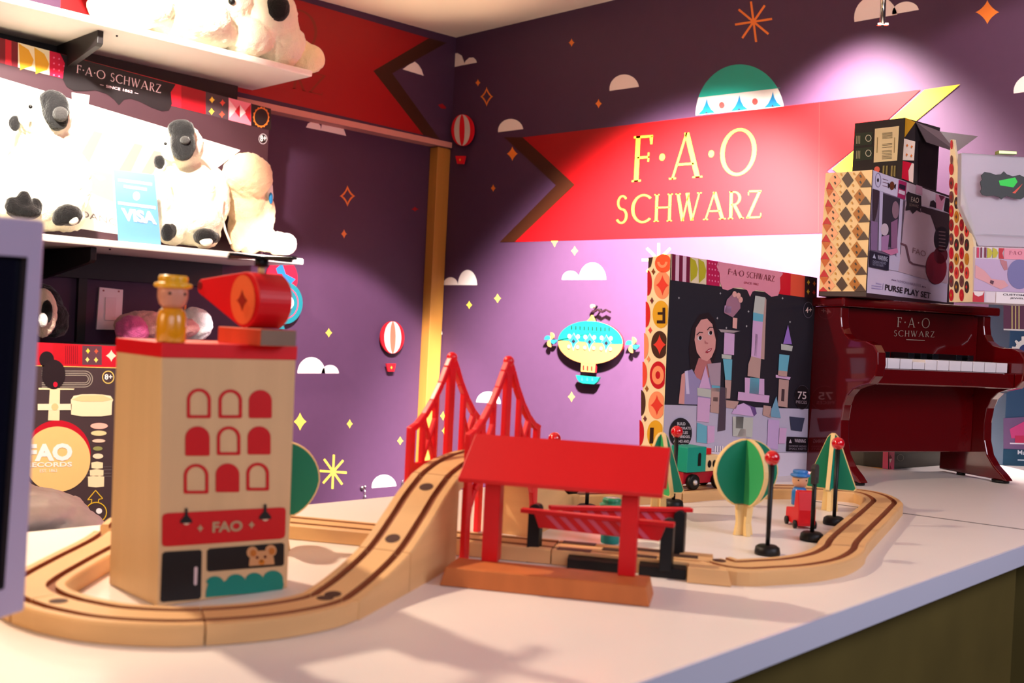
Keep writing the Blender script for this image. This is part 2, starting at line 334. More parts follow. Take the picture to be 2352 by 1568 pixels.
# ---- post and header at the corner, fabric ceiling, floor
POST = M('pine_post', (176, 116, 48), .5, 'wood', .4, var=.06, scale=8)
b = MB(); b.box((XR-.030, YL-.021, (ZH-.92)/2), (.056, .042, ZH+.88), POST); b.build('trim_1', kind='structure', bevel=.002)
b = MB(); b.box(((XR-1.2)/2, YL-.026, ZH-.008), (XR+1.19, .05, .018), M('pink_painted_header', (196, 130, 120), .5)); b.build('trim_2', kind='structure')
FAB = M('white_ceiling_fabric', (242, 222, 200), .8, 'fabric', .2, var=.03, scale=3)
b = MB(); nx, ny = 70, 60; P = []
for j in range(ny+1):
    for i in range(nx+1):
        x = -1.2+(XR+1.2)*i/nx; y = -.9+(YL+.9)*j/ny; e = min(1, (YL-.04-y)*1.3, (XR-x)*1.3)
        q = x*.55-y*.83
        P.append((x, y, ZC-.006-.030*min(1.5, XR-x)*math.exp(-(YL-y)*1.5)+max(0, e)*(.035*math.sin(q*9)+.018*math.sin(q*21+1)+.03*(1-math.cos(min(1, (YL-y)*1.2)*3.14)))))
b.add(P, [(j*(nx+1)+i, j*(nx+1)+i+1, (j+1)*(nx+1)+i+1, (j+1)*(nx+1)+i) for j in range(ny) for i in range(nx)], FAB, True)
b.build('ceiling', kind='structure', fix=False)
b = MB(); b.box((.6, .6, -.92), (4.2, 4.4, .04), M('dark_floor', (70, 58, 55), .6)); b.build('floor', kind='structure')

# ================================================================== THINGS ON THE WALLS
def balloon(cx, cy, rx, ry, bx, by, pl, label, redc):
    t = thing('balloon_wall_cutout', label, 'wall decoration', pl(cx, cy+ry), 'striped balloon cutouts')
    m = MB(); m.cut(pl, ell(cx, cy, rx, ry, n=36), .014, .020, redc)
    m.dec(pl, [(cx+rx*.72*math.cos(a), cy-ry*.985*math.sin(a)) for a in np.linspace(0, 2*math.pi, 36, endpoint=False)], ink(206, 192, 182), 52)
    m.dec(pl, [(cx+rx*.24*math.cos(a), cy-ry*.985*math.sin(a)) for a in np.linspace(0, 2*math.pi, 36, endpoint=False)], redc if pl is WR else ink(196, 100, 76), 54)
    m.build('balloon_envelope', t)
    m = MB(); m.cut(pl, [(bx-11, by-9), (bx+11, by-9), (bx+7, by+9), (bx-7, by+9)], .014, .020, redc); m.dec(pl, spark(bx, by, 2.5, 4), ink(250, 180, 60), 52); m.build('balloon_basket', t)
    for x, y in ((cx, cy), (bx, by)): m = MB(); m.lathe([(.004, 0), (.004, .0145)], pl(x, y), BLACKP, pl.n, 10); m.build('standoff', t)
balloon(1072, 301, 25.5, 36, 1067, 369, WR, 'small red and white striped balloon cutout beside the dark wall corner', ink(214, 16, 32))
balloon(893, 774, 27, 37, 890, 843, WL, 'small red and white striped balloon cutout left of the wooden post', ink(176, 16, 28))
# airship
t = thing('airship_wall_cutout', 'teal and orange airship cutout mounted on the lilac wall', 'wall decoration', WR(1362, 880))
TQ, PEACH, CYAN, LILAC = ink(8, 104, 90), ink(140, 96, 56), ink(26, 96, 118), ink(140, 116, 126)
m = MB(); e0 = ell(*zw(985, 760), 74.5, 49, n=48, rot=2.5)
m.cut(WR, e0, .016, .024, PEACH, ink(130, 14, 26))
m.cut(WR, zz(zw, [(833, 1085), (1070, 1100), (1055, 1252), (826, 1232)]), .0158, .0238, PEACH, ink(130, 14, 26))
top = [p for p in ell(*zw(985, 760), 74.5, 49, 0, 180, 36, 2.5)]
m.dec(WR, top+[zw(*p) for p in ((455, 722), (600, 730), (1380, 785))], TQ, 62)
low = zz(zw, [(455, 722), (590, 735), (640, 760), (680, 830), (708, 905), (735, 830), (790, 765), (850, 750), (905, 775), (945, 850), (972, 920), (1000, 850), (1055, 785), (1110, 768), (1170, 795), (1210, 870), (1238, 945), (1265, 870), (1315, 800), (1380, 782), (1518, 792)])
for c, top_y, w_ in ((715, 600, 85), (978, 610, 85), (1250, 630, 85)):
    m.dec(WR, zz(zw, [(c-w_, top_y+125), (c-45, top_y+85), (c-12, top_y+30), (c+3, top_y), (c+14, top_y+30), (c+50, top_y+90), (c+w_, top_y+135), (c+40, top_y+180), (c+12, top_y+240), (c-6, top_y+300), (c-22, top_y+240), (c-45, top_y+170)]), LILAC, 63)
    m.dec(WR, zz(zw, [(c-w_+4, top_y+125), (c-42, top_y+87), (c-9, top_y+32), (c+3, top_y+4), (c+11, top_y+32), (c+46, top_y+92), (c+w_-4, top_y+135), (c+34, top_y+180), (c+6, top_y+235), (c-6, top_y+272), (c-18, top_y+235), (c-38, top_y+168)]), CYAN, 64)
    m.dec(WR, spark(*zw(c+1, top_y+142), 4.6, 5.8, 2.2), ink(22, 18, 24), 65)
for i in range(10): x = 685+i*68; m.dec(WR, rect(*zw(x-9, 488+i*3), *zw(x+9, 550+i*3)), ink(10, 30, 30), 64)
for i, x in enumerate((650, 792, 911, 1056, 1177, 1328)):
    m.dec(WR, ell(*zw(x, 658+i*7), 3.9, 4.7), ink(158, 150, 134), 66); m.dec(WR, ell(*zw(x-8, 828+i*8), 3.6, 4.4), ink(160, 138, 104), 66)
for x, y in ((878, 1168), (944, 1175), (1012, 1180)): m.dec(WR, rect(*zw(x-10, y-33), *zw(x+10, y+33)), ink(110, 4, 14), 64)
m.build('airship_hull', t)
m = MB(); m.cut(WR, zz(zw, [(745, 1292), (1128, 1328), (1095, 1400), (1045, 1440), (860, 1425), (800, 1400), (765, 1350)]), .016, .024, TQ)
for x in (850, 935, 1018): m.dec(WR, zz(zw, [(x-18, 1372), (x, 1318), (x+20, 1378), (x, 1392)]), ink(40, 120, 116), 62)
m.build('gondola', t)
m = MB(); m.cut(WR, zz(zw, [(930, 410), (975, 365), (1000, 316), (1020, 360), (1046, 415)]), .016, .024, ink(160, 140, 44)); m.build('finial', t)
m = MB(); m.cut(WR, ell(*zw(1008, 170), 4, 4.6), .016, .024, ink(150, 112, 80)); m.build('finial_ball', t)
m = MB(); up = [(1000, 240), (1040, 232), (1080, 210), (1120, 222), (1150, 250), (1185, 232), (1220, 214), (1255, 232), (1298, 252)]; dn = [(1290, 282), (1255, 256), (1220, 240), (1190, 262), (1155, 280), (1115, 258), (1080, 240), (1040, 268), (1003, 272)]
m.cut(WR, zz(zw, up+dn), .016, .022, ink(36, 14, 20)); m.build('pennant', t)
for cx, cy, d in ((318, 715, 1.), (1655, 800, 1.08)):
    m = MB()
    for (sx, sy, mt) in ((1, -1, PEACH), (-1, 1, PEACH)): m.cut(WR, zz(zw, [(cx, cy)]+[(cx+sx*55*d*abs(math.sin(a)), cy+sy*120*d*(1-math.cos(a))/2) for a in np.linspace(.25, math.pi, 12)]), .016, .021, mt)
    for sx in (1, -1): m.cut(WR, zz(zw, [(cx, cy)]+[(cx+sx*100*d*(1-math.cos(a))/2, cy+sx*68*d*abs(math.sin(a))) for a in np.linspace(.25, math.pi, 12)]), .0162, .0212, CYAN)
    m.build('propeller', t)
for x, y in ((985, 760), (940, 1200), (935, 1370), (318, 715), (1655, 800), (990, 390), (1008, 170), (1080, 222)): m = MB(); m.lathe([(.003, 0), (.003, .0165)], WR(*zw(x, y)), BLACKP, WR.n, 10); m.build('standoff', t)
# round red / teal cut-out partly behind the toy helicopter
zh = zoom(240, 580, 4.9)
t = thing('round_wall_cutout', 'red and teal round cutout on the wall behind the toy helicopter', 'wall decoration', WL(640, 745))
m = MB(); m.cut(WL, ell(*zh(1960, 290), 36, 46), .012, .018, ink(176, 12, 46))
m.dec(WL, zz(zh, [(1890, 180), (1960, 120), (2000, 240), (2110, 300), (2060, 350), (1980, 330), (1960, 240), (1910, 240)]), ink(8, 106, 164), 48); m.build('upper_disc', t)
m = MB(); m.cut(WL, ell(*zh(1985, 565), 40, 48), .018, .024, ink(0, 112, 120))
m.ring(WL, ell(*zh(1985, 565), 30, 36), ell(*zh(1985, 565), 28, 34), ink(226, 50, 90), 62); m.dec(WL, ell(*zh(2005, 562), 15, 16), ink(244, 236, 230), 62); m.build('lower_disc', t)
m = MB(); m.cut(WL, zz(zh, [(1935, 860), (1975, 800), (1992, 860)]), .012, .018, ink(0, 112, 120)); m.build('tail_fin', t)
for q in ((640, 640), (645, 695)): m = MB(); m.lathe([(.004, 0), (.004, .0185)], WL(*q), BLACKP, WL.n, 10); m.build('standoff', t)
# light switch
t = thing('light_switch', 'pale rocker light switch plate on the purple wall under the shelf', 'light switch', WL(250, 758))
PLATE = M('pale_switch_plastic', (252, 224, 230), .4)
m = MB(); m.cut(WL, [(226.5, 659), (280.5, 665), (276, 757.5), (219, 756.5)], .0005, .007, PLATE); m.build('wall_plate', t, .001)
m = MB(); m.cut(WL, [(239, 682), (264, 683.5), (260, 736), (237, 735)], .0072, .011, M('switch_rocker_plastic', (244, 210, 218), .35)); m.build('rocker', t, .001)
for x, y in ((235, 667), (270, 669)): m = MB(); m.lathe([(.0025, .007), (.0025, .0085)], WL(x, y), M('screw_red', (190, 110, 110), .4), WL.n, 10); m.build('screw', t)
# door-style hook, screw eye, hanging rod
t = thing('wall_hook', 'small chrome swivel hook on the purple wall near table edge', 'hook', WL(830, 1148))
m = MB(); m.ball(WL(829, 1119, .006), .006, CHROME); m.ball(WL(835, 1116, .008), .004, CHROME); m.build('hook_base', t)
m = MB(); m.tube([WL(832, 1121, .01), WL(834, 1129, .013), WL(830, 1136, .014), WL(829, 1146, .013), WL(832, 1149, .012), WL(835, 1144, .012), WL(834, 1136, .012)], .0014, CHROME, 8); m.build('hook_loop', t)
m = MB(); p = np.array(WL(922, 1107, .008)); m.tube([p+np.array([.006*math.cos(a), -.003, .008*math.sin(a)]) for a in np.linspace(0, 6.2, 14)], .0015, CHROME, 8); m.tube([p, WL(922, 1107, -.001)], .0015, CHROME, 8)
m.build('screw_eye', **tg('tiny chrome screw eye in purple wall beside red bridge', 'screw eye'))
t = thing('hanging_rod', 'short chrome rod hanging from the ceiling in front of printed cloud', 'rod', Dp(2027, 60, 2.15))
a, c = Dp(2031, -130, 2.15), Dp(2027, 56, 2.15)
m = MB(); m.tube([a, Dp(2029, 0, 2.15), c], .0055, CHROME, 14); m.build('rod', t)
m = MB(); m.bar(np.array(c)-RT*.011, np.array(c)+RT*.011, .008, .004, CHROME); m.ball(np.array(c)+DN*.003, .003, BLACKP); m.build('end_clip', t)

# ================================================================== DISPLAY COUNTERS
APRON = M('olive_stained_plywood', (96, 84, 40), .6, 'plain', .3, var=.34, scale=9)
def counter(poly, apron_edges, label, trim_edges):
    cx, cy = sum(p[0] for p in poly)/len(poly), sum(p[1] for p in poly)/len(poly)
    t = thing('display_counter', label, 'counter', (cx, cy, -.9))
    m = MB(); m.prism([(x, y, -.018) for x, y in poly], (0, 0, .018), WHITEP, M('dark_counter_edge', (40, 20, 20), .8)); m.build('counter_top', t)
    m = MB(); k = .93; q = [(cx+(x-cx)*k, cy+(y-cy)*k) for x, y in poly]; m.prism([(x, y, -.9) for x, y in q], (0, 0, .8815), APRON); m.build('counter_base', t)
    if trim_edges:
        m = MB()
        for (a, c) in trim_edges:
            a, c = np.array([*a, 0.]), np.array([*c, 0.]); d = (c-a)/np.linalg.norm(c-a); n = np.array([d[1], -d[0], 0])
            m.box((a+c)/2+n*.0012+np.array([0, 0, -.0089]), (np.linalg.norm(c-a), .0022, .0182), STEEL, (d, n, (0, 0, 1)))
        m.build('edge_trim', t)
    return t
A_, B_, C_, D_ = (-.32, .309), (1.1335, .3463), (1.040, .8365), (-.32, .8555)
counter([A_, B_, C_, D_], None, 'white topped display counter carrying the wooden train set', [(A_, B_)])
counter([(1.1375, .3463), (2.30, .374), (2.30, 1.20), (1.60, 1.20), (1.0440, .8365)], None, 'white topped counter behind the dark seam, under the red toy piano', [((1.1350, .3463), (2.30, .374))])

# ================================================================== WOODEN TRACK
def smooth(pts, n=7):
    P = [np.array(p, float) for p in pts]; out = []
    for i in range(len(P)-1):
        p0, p1, p2, p3 = P[max(i-1, 0)], P[i], P[i+1], P[min(i+2, len(P)-1)]
        for k in range(n):
            t = k/n; out.append(.5*((2*p1)+(p2-p0)*t+(2*p0-5*p1+4*p2-p3)*t*t+(3*p1-p0-3*p2+p3)*t**3))
    return out+[P[-1]]
W_, G_ = .0195, .0105
def track(label, pts, th=.0115, solid=False, group='wooden train track pieces', sockets=(), under=None):
    """pts: centre line of the running surface (x, y, z)"""
    P = [np.array(p, float) for p in pts]; m = MB(); L = []
    for i, p in enumerate(P):
        t = P[min(i+1, len(P)-1)]-P[max(i-1, 0)]; t[2] = 0; t /= np.linalg.norm(t); n = np.array([-t[1], t[0], 0])
        zb = 0.0 if solid else p[2]-th
        if under: zb = under(p)
        prof = [(-W_, zb), (-W_, p[2]-.0012), (-W_+.0012, p[2]), (-G_-.0028, p[2]), (-G_-.0026, p[2]-.003), (-G_+.0026, p[2]-.003), (-G_+.0028, p[2]),
                (G_-.0028, p[2]), (G_-.0026, p[2]-.003), (G_+.0026, p[2]-.003), (G_+.0028, p[2]), (W_-.0012, p[2]), (W_, p[2]-.0012), (W_, zb)]
        L += [np.array([p[0], p[1], 0])+n*a+np.array([0, 0, z]) for a, z in prof]
    k = 14; fs = [(i*k+j, i*k+(j+1) % k, (i+1)*k+(j+1) % k, (i+1)*k+j) for i in range(len(P)-1) for j in range(k)]
    gr = [f for f in fs if f[0] % k in (3, 4, 5, 7, 8, 9)]; ot = [f for f in fs if f[0] % k not in (3, 4, 5, 7, 8, 9)]
    m.add(L, ot+[list(range(k))[::-1], [(len(P)-1)*k+j for j in range(k)]], WOODT); m.add(L, gr, M('shaded_track_groove', (150, 84, 48), .6, 'woodx', var=.08, scale=14))  # shadow in the grooves painted as darker wood
    for s_ in sockets:     # dark round connector sockets in the running surface
        i = min(max(int(s_*(len(P)-1)), 1), len(P)-2); p = P[i]; t = P[i+1]-P[i-1]; t /= np.linalg.norm(t); n = np.array([-t[1], t[0], 0]); n /= np.linalg.norm(n)
        u = np.cross(t, n); u = u if u[2] > 0 else -u
        m.prism([p+t*.0052*math.cos(a)+n*.0052*math.sin(a)+u*.00005 for a in np.linspace(0, 2*math.pi, 20, endpoint=False)], u*.0002, WOODD)
    return m.build('track_piece', **tg(label, 'toy train track', group))
def TP(lst, z): return [Tz(x, y, z) for x, y in lst]
ZT = .012
loop = smooth(TP([(150, 1385), (230, 1401), (309, 1409), (400, 1412.5), (466, 1411), (560, 1405), (640, 1396)], ZT)+[np.array([.3625, .5140, ZT]), np.array([.3800, .5195, ZT])], 6)
lef = smooth([np.array([.3900, .8030, ZT]), np.array([.3720, .7800, ZT])]+TP([(251, 1237), (170, 1280), (95, 1322), (72, 1345), (95, 1366), (150, 1385)], ZT), 6)
n1 = min(range(len(loop)), key=lambda i: abs(pxof(loop[i])[0]-466))
def shorten(P, a=.0004): 
    P = [p.copy() for p in P]; d = P[1]-P[0]; P[0] += d/np.linalg.norm(d)*a; d = P[-2]-P[-1]; P[-1] += d/np.linalg.norm(d)*a; return P
cl = lef[-12:]+loop[1:4]
track('light curved track piece at the left end of the loop, beside the grey tablet', shorten(lef[9:-5]))
track('curved track piece whose red-brown side faces us below the building door', shorten(lef[-6:]+loop[1:n1+1]), sockets=(.12,))
track('curved track piece right of the dark joint, in the shade below the toy building', shorten(loop[n1:]), sockets=(.9,))
track('back corner track piece hidden behind the toy building', shorten(smooth([np.array([.4555, .7860, ZT]), np.array([.4400, .8060, ZT]), np.array([.4130, .8140, ZT]), np.array([.3900, .8030, ZT]), np.array([.3720, .7800, ZT])], 5)))
e_ = np.array([.539, -.842, 0]); m_ = np.array([.842, .539, 0])
def run(t): return np.array([.483, .712, ZT])+e_*t+m_*.0195
track('straight track piece between the toy building and the steep ramp', shorten([run(-.0680), run(-.02), run(.03), run(.078)]))
track('straight track piece passing under the red bridge', shorten([run(.078), run(.13), run(.185), run(.2080)]))
# the ramp climbing to the bridge and down again (solid beech blocks)
RU = np.array([.965, .263, 0]); RN = np.array([-.263, .965, 0])
near = [(.3860, .5005, .0122), (.4150, .5150, .0165), (.4530, .5340, .0265), (.4860, .5510, .0430), (.5080, .5630, .0550), (.5330, .5760, .0665)]
def ctr(lst): 
    out = []
    for i, p in enumerate(lst):
        a = np.array(lst[max(i-1, 0)]); c = np.array(lst[min(i+1, len(lst)-1)]); t = c-a; t[2] = 0; t /= np.linalg.norm(t); out.append(np.array(p)+np.array([-t[1], t[0], 0])*.0195)
    return out
cen = ctr(near); sm = smooth(cen, 6)
track('lower solid ramp block rising from the front curve toward the bridge', shorten(sm[:13]), solid=True, sockets=(.08,))
track('upper solid ramp block with two dark sockets, leaning up to the bridge', shorten(sm[12:]), solid=True, sockets=(.12, .80))
dk = cen[-1]; deck = smooth([dk, np.array([.5540, .6070, .0730]), np.array([.5900, .6190, .0765]), np.array([.6250, .6290, .0745]), np.array([.6500, .6360, .0690])], 6)
track('bridge deck track piece between the two red side frames', shorten(deck), th=.011)
track('solid ramp block descending behind the bridge to the far track', shorten(smooth([deck[-1], np.array([.6900, .6520, .0530]), np.array([.7350, .6780, .0310]), np.array([.7750, .7040, .0170]), np.array([.8100, .7180, .0125])], 6)), solid=True)
# right loop
rl = [run(.3300)]+TP([(1690, 1296)], .0115)+[Tz(1760, 1294, .0115), Tz(1830, 1289, .0115), Tz(1892, 1277, .0115), Tz(1928, 1258, .0115), Tz(1945, 1233, .0115), Tz(2018, 1165, .0115), Tz(2028, 1147, .0115), Tz(1985, 1129, .0115), Tz(1880, 1120, .0115), Tz(1780, 1117, .0115), Tz(1640, 1117, .0115), Tz(1540, 1124, .0115), Tz(1400, 1129, .0115), np.array([.8130, .7190, .0122])]
rs = smooth(rl, 6)
track('front curved track piece just right of the level crossing', shorten(rs[:37]), sockets=(.06,))
track('straight track piece pointing away beside the counter seam', shorten(rs[36:43]))
track('far right corner curve of the track in front of the piano leg', shorten(rs[42:63]))
track('far track piece carrying the teal locomotive', shorten(rs[62:79]))
track('far curved track piece under the dark wagon behind the station', shorten(rs[78:]))

# ================================================================== SUSPENSION BRIDGE SIDES
bp0 = np.array([.540, .584, 0])
t = thing('toy_bridge', 'red toy suspension bridge with two pointed side frames over the track', 'toy bridge', bp0+RU*.057+RN*.022)
LB = .1135
def frame(off):
    m = MB(); o = bp0+RN*off; P3 = lambda u, z: o+RU*u+np.array([0, 0, z]); wd = .0052
    def cab(a, c, r=.0023): m.bar(P3(*a), P3(*c), .0050, 2*r, REDB)
    c = [(0, .0955), (.010, .099), (.020, .106), (.031, .117), (.042, .131), (.050, .144), (.0567, .1535)]
    c += [(LB-u, z) for u, z in c[::-1][1:]]
    for q in range(len(c)-1): m.bar(P3(*c[q]), P3(*c[q+1]), .0050, .0052, REDB)
    m.ball(P3(.0567, .1525), (.0045,)*3, REDB)
    for u, zt, wk in ((.003, .0975, .0075), (LB-.003, .0975, .0065), (.0567, .150, .0085)): m.bar(P3(u, .063 if u == .0567 else .0002), P3(u, zt), .0048, wk, REDB, up=(1, .3, 0))
    for u in (.019, .036, LB-.036, LB-.019): m.bar(P3(u, .063), P3(u, .106 if u in (.019, LB-.019) else .124), .0046, .0042, REDB, up=(1, .3, 0))
    m.bar(P3(0, .066), P3(LB, .066), .0048, .0070, REDB)
    for a, d in ((.019, .036), (LB-.036, LB-.019)):
        m.bar(P3(a, .070), P3(d, .104), .0042, .0032, REDB); m.bar(P3(a, .104), P3(d, .070), .0042, .0032, REDB)
    for s_ in (1, -1):                                                     # arched brackets under the deck
        uu = [(.003, .028), (.006, .042), (.012, .054), (.022, .062)]; uu = uu if s_ > 0 else [(LB-u, z) for u, z in uu]
        for q in range(3): m.bar(P3(*uu[q]), P3(*uu[q+1]), .0046, .0050, REDB)
    m.build('side_frame', t, .0008)
frame(-.0055); frame(.0485)
m = MB(); m.bar(bp0+RU*.0567-RN*.0035+np.array([0, 0, .0600]), bp0+RU*.0567+RN*.0475+np.array([0, 0, .0600]), .008, .004, REDB); m.build('cross_beam', t)

# ================================================================== TRAIN STATION SHELTER
s0 = np.array([.4815, .5360, 0]); LS = .1440
def SP(a, c, z): return s0+e_*a+m_*c+np.array([0, 0, z])
t = thing('toy_station', 'red roofed wooden toy station shelter on a beech platform', 'toy station', SP(LS/2, .018, 0))
m = MB(); m.hexa([SP(0, 0, .0003), SP(LS, 0, .0003), SP(LS, .0360, .0003), SP(0, .0360, .0003), SP(.003, .0025, .0128), SP(LS-.003, .0025, .0128), SP(LS-.003, .0355, .0128), SP(.003, .0355, .0128)], M('platform_beech', (196, 112, 60), .5, 'wood', .3, var=.1, scale=10)); m.build('platform', t, .0008)
for px_, py_ in ((1141, 1292), (1457, 1325)):
    q = Tz(px_, py_, .0128)-s0; a, c = q@e_, q@m_
    m = MB(); m.hexa([SP(a-.0115, c, .0128), SP(a+.0002, c, .0128), SP(a+.0002, c+.0125, .0128), SP(a-.0115, c+.0125, .0128)]+[SP(a-.0115, c, .068), SP(a+.0002, c, .068), SP(a+.0002, c+.0125, .068), SP(a-.0115, c+.0125, .068)], REDP); m.build('pillar', t, .0006)
qa = Tz(1457, 1325, .0128)-s0; CC = qa@m_+.006
d1 = Plane(SP(0, CC, 0), m_); rR, rL = d1(1541, 1023), d1(1092, 1000)
aR, aL, zr = (rR-s0)@e_, (rL-s0)@e_, (rR[2]+rL[2])/2
d2 = Plane(SP(0, CC-.0215, 0), m_); ev = d2(1522, 1142); ze = ev[2]; aE = (ev-s0)@e_; ev2 = d2(1052, 1112); aEL = (ev2-s0)@e_
m = MB(); T_ = .0042
for sg in (-1, 1):
    m.hexa([SP(aL, CC, zr-T_*1.4), SP(aR, CC, zr-T_*1.4), SP(aE, CC+sg*.0215, ze-.001), SP(aEL, CC+sg*.0215, ze-.001), SP(aL, CC, zr), SP(aR, CC, zr), SP(aE, CC+sg*.0235, ze+.002), SP(aEL, CC+sg*.0235, ze+.002)], REDP)
m.build('roof', t, .0006, fix=True)
for a in (aR-.010, aL+.006): m = MB(); m.prism([SP(a, CC-.016, ze+.004), SP(a, CC+.016, ze+.004), SP(a, CC, zr-T_*1.5)], e_*.005, REDP); m.build('gable_panel', t)

# ================================================================== LEVEL CROSSING
t = thing('level_crossing', 'toy level crossing with red and pink striped gates behind the station', 'toy level crossing', run(.27)-np.array([0, 0, ZT]))
DARKW = M('dark_crossing_plank', (60, 34, 24), .6, 'wood', var=.15, scale=10)
def RP(a, c, z): return np.array([.483, .712, 0])+e_*a+m_*c+np.array([0, 0, z])
m = MB(); x0, x1 = .2085, .3290
m.hexa([RP(x0, .0002, .0003), RP(x1, .0002, .0003), RP(x1, .0388, .0003), RP(x0, .0388, .0003), RP(x0, .0002, .0085), RP(x1, .0002, .0085), RP(x1, .0388, .0085), RP(x0, .0388, .0085)], WOODT)
for c0, c1 in ((.0002, .006), (.0118, .0264), (.0322, .0388)): m.hexa([RP(x0, c0, .0085), RP(x1, c0, .0085), RP(x1, c1, .0085), RP(x0, c1, .0085), RP(x0, c0, .0118), RP(x1, c0, .0118), RP(x1, c1, .0118), RP(x0, c1, .0118)], WOODT)
m.build('track_bed', t, .0005)
for i, (a, c) in enumerate(((.212, .006), (.212, .0322), (.245, .020), (.262, .006), (.265, .030), (.292, .020))):
    m = MB(); m.hexa([RP(a, c-.0048, .0118), RP(a+.026, c-.0048, .0118), RP(a+.026, c+.0048, .0118), RP(a, c+.0048, .0118), RP(a, c-.0048, .0122), RP(a+.026, c-.0048, .0122), RP(a+.026, c+.0048, .0122), RP(a, c+.0048, .0122)], DARKW); m.build('road_plank', t)
for a0, a1 in ((.222, .262), (.276, .3105)):
    m = MB(); m.hexa([RP(a0, -.0080, .0003), RP(a1, -.0080, .0003), RP(a1, -.0002, .0003), RP(a0, -.0002, .0003), RP(a0, -.0074, .0075), RP(a1, -.0074, .0075), RP(a1, -.0002, .0095), RP(a0, -.0002, .0095)], BLACKP); m.build('side_ramp', t)
m = MB(); m.hexa([RP(.3120, -.016, .0003), RP(.3440, -.016, .0003), RP(.3400, -.0002, .0003), RP(.3120, -.0002, .0003), RP(.3120, -.014, .0115), RP(.3405, -.014, .0115), RP(.3380, -.0002, .0115), RP(.3120, -.0002, .0115)], WOODT); m.build('road_block', t, .0006)
posts = [(Tz(1228, 1271, .006), .0390, .0046), (Tz(1532, 1291, .0118), .0330, .0046), (Tz(1560, 1266, .0118), .0325, .0044)]
for q, h, r_ in posts:
    m = MB(); m.prism([q+m_*.004+RT*r_*x+np.array([0, 0, 1])*z for x, z in [(-1, -.006+0), (1, -.006)]+[(math.cos(a), h-r_+r_*math.sin(a)) for a in np.linspace(0, math.pi, 10)]], -m_*.009-e_*.001, BLACKP); m.build('gate_post', t, .0005)
PINK = ink(214, 90, 120)
def gate(a, c, zb0, zb1, zt):
    a, c = np.array(a), np.array(c); d = c-a; d[2] = 0; L = np.linalg.norm(d); d /= L; n = np.array([-d[1], d[0], 0]); U = np.array([0, 0, 1.])
    if n@(CAM-a) < 0: n = -n
    m = MB(); A2 = a.copy(); A2[2] = 0
    m.prism([A2+d*(.014)+U*zb0, A2+d*(L-.010)+U*zb1, A2+d*(L-.006)+U*zt, A2+d*.010+U*zt], -n*.003, REDP)
    m.box(A2+d*L/2+U*(zt+.0014)-n*.0015, (L, .0075, .003), REDP, (d, n, U))
    k = 7
    for i in range(k):
        f = .018+(L-.05)*i/(k-1); zb = zb0+(zb1-zb0)*f/L; w_ = (L-.05)/(k-1)*.45
        m.poly([A2+d*f+U*zt+n*.0003, A2+d*(f+w_)+U*zt+n*.0003, A2+d*(f+w_+.011)+U*(zb+.0004)+n*.0003, A2+d*(f+.011)+U*(zb+.0004)+n*.0003], PINK)
    m.build('crossing_gate', t, .0004, fix=False)
gate(Dp(1197, 1170, .772), Dp(1549, 1206, .742), .0345, .0335, .0445)
gate(Dp(1262, 1185, .800), Dp(1590, 1172, .822), .0270, .0330, .0425)

# ================================================================== TOY BUILDING
tw0 = Tz(362, 1395); TF = vplane(tw0, (math.cos(-.05), math.sin(-.05)))
fBL, fBR, fTL, fTR = tw0, TF(660, 1357), TF(372, 822), TF(680, 825)
zs = (fTL[2]+fTR[2])/2
TS = vplane(fBL, fTL-fBL if False else (.0, 1.0)); sBL, sTL = TS(250, 1340), TS(267, 807)
for p in (fBL, fBR, sBL): p[2] = .0003
for p in (fTL, fTR, sTL): p[2] = zs
t = thing('toy_building', 'tall wooden toy building with red arched windows and a FAO shop sign', 'toy building', (*((fBR+sBL)/2)[:2], 0))
bk, bkT = fBR+sBL-fBL, fTR+sTL-fTL
m = MB(); m.hexa([fBL, fBR, bk, sBL, fTL, fTR, bkT, sTL], BEECH); tbody = m.build('body', t, .0008)
z1 = zs+(822-790)/F*.636+.0006
m = MB(); dn = np.array([0, 0, z1-zs]); ex = (fTR-fTL)*.006; ey = (sTL-fTL)*.006
m.hexa([fTL-ex-ey, fTR+ex-ey, bkT+ex+ey, sTL-ex+ey]+[p+dn for p in (fTL-ex-ey, fTR+ex-ey, bkT+ex+ey, sTL-ex+ey)], REDP); m.build('roof_slab', t, .0006)
zt_ = zoom(340, 860, 2.903); TFp = Plane(TF.p, TF.n); IR, IB, IT = ink(196, 8, 18), ink(16, 14, 16), ink(8, 128, 112)
m = MB()
def win(x0, y0, x1, y1, filled):
    r = (x1-x0)/2; o = [(x0, y1-8), (x0, y0+r*.95)]+[((x0+x1)/2-r*math.cos(a), y0+r*.95-r*.95*math.sin(a)) for a in np.linspace(.15, math.pi-.15, 14)]+[(x1, y0+r*.95), (x1, y1-8), (x1-8, y1), (x0+8, y1)]
    if filled: m.dec(TFp, zz(zt_, o), IR)
    else:
        cx, cy = (x0+x1)/2, (y0+y1)/2; i = [(cx+(x-cx)*(1-44/(x1-x0)), cy+(y-cy)*(1-40/(y1-y0))) for x, y in o]
        m.ring(TFp, zz(zt_, o), zz(zt_, i), IR)
for x0, y0, x1, y1, f in ((257, 92, 418, 290, 0), (468, 98, 626, 290, 0), (670, 102, 824, 290, 1), (246, 344, 410, 541, 1), (457, 344, 615, 536, 0), (662, 344, 816, 532, 1), (236, 594, 402, 793, 0), (449, 591, 608, 783, 1), (653, 586, 806, 773, 0)): win(x0, y0, x1, y1, f)
def skew(pts): return zz(zt_, pts)
m.dec(TFp, skew([(92, 950), (102, 930), (130, 922), (880, 884), (908, 886), (917, 905), (913, 1065), (905, 1085), (880, 1094), (130, 1145), (100, 1142), (91, 1125)]), IR)
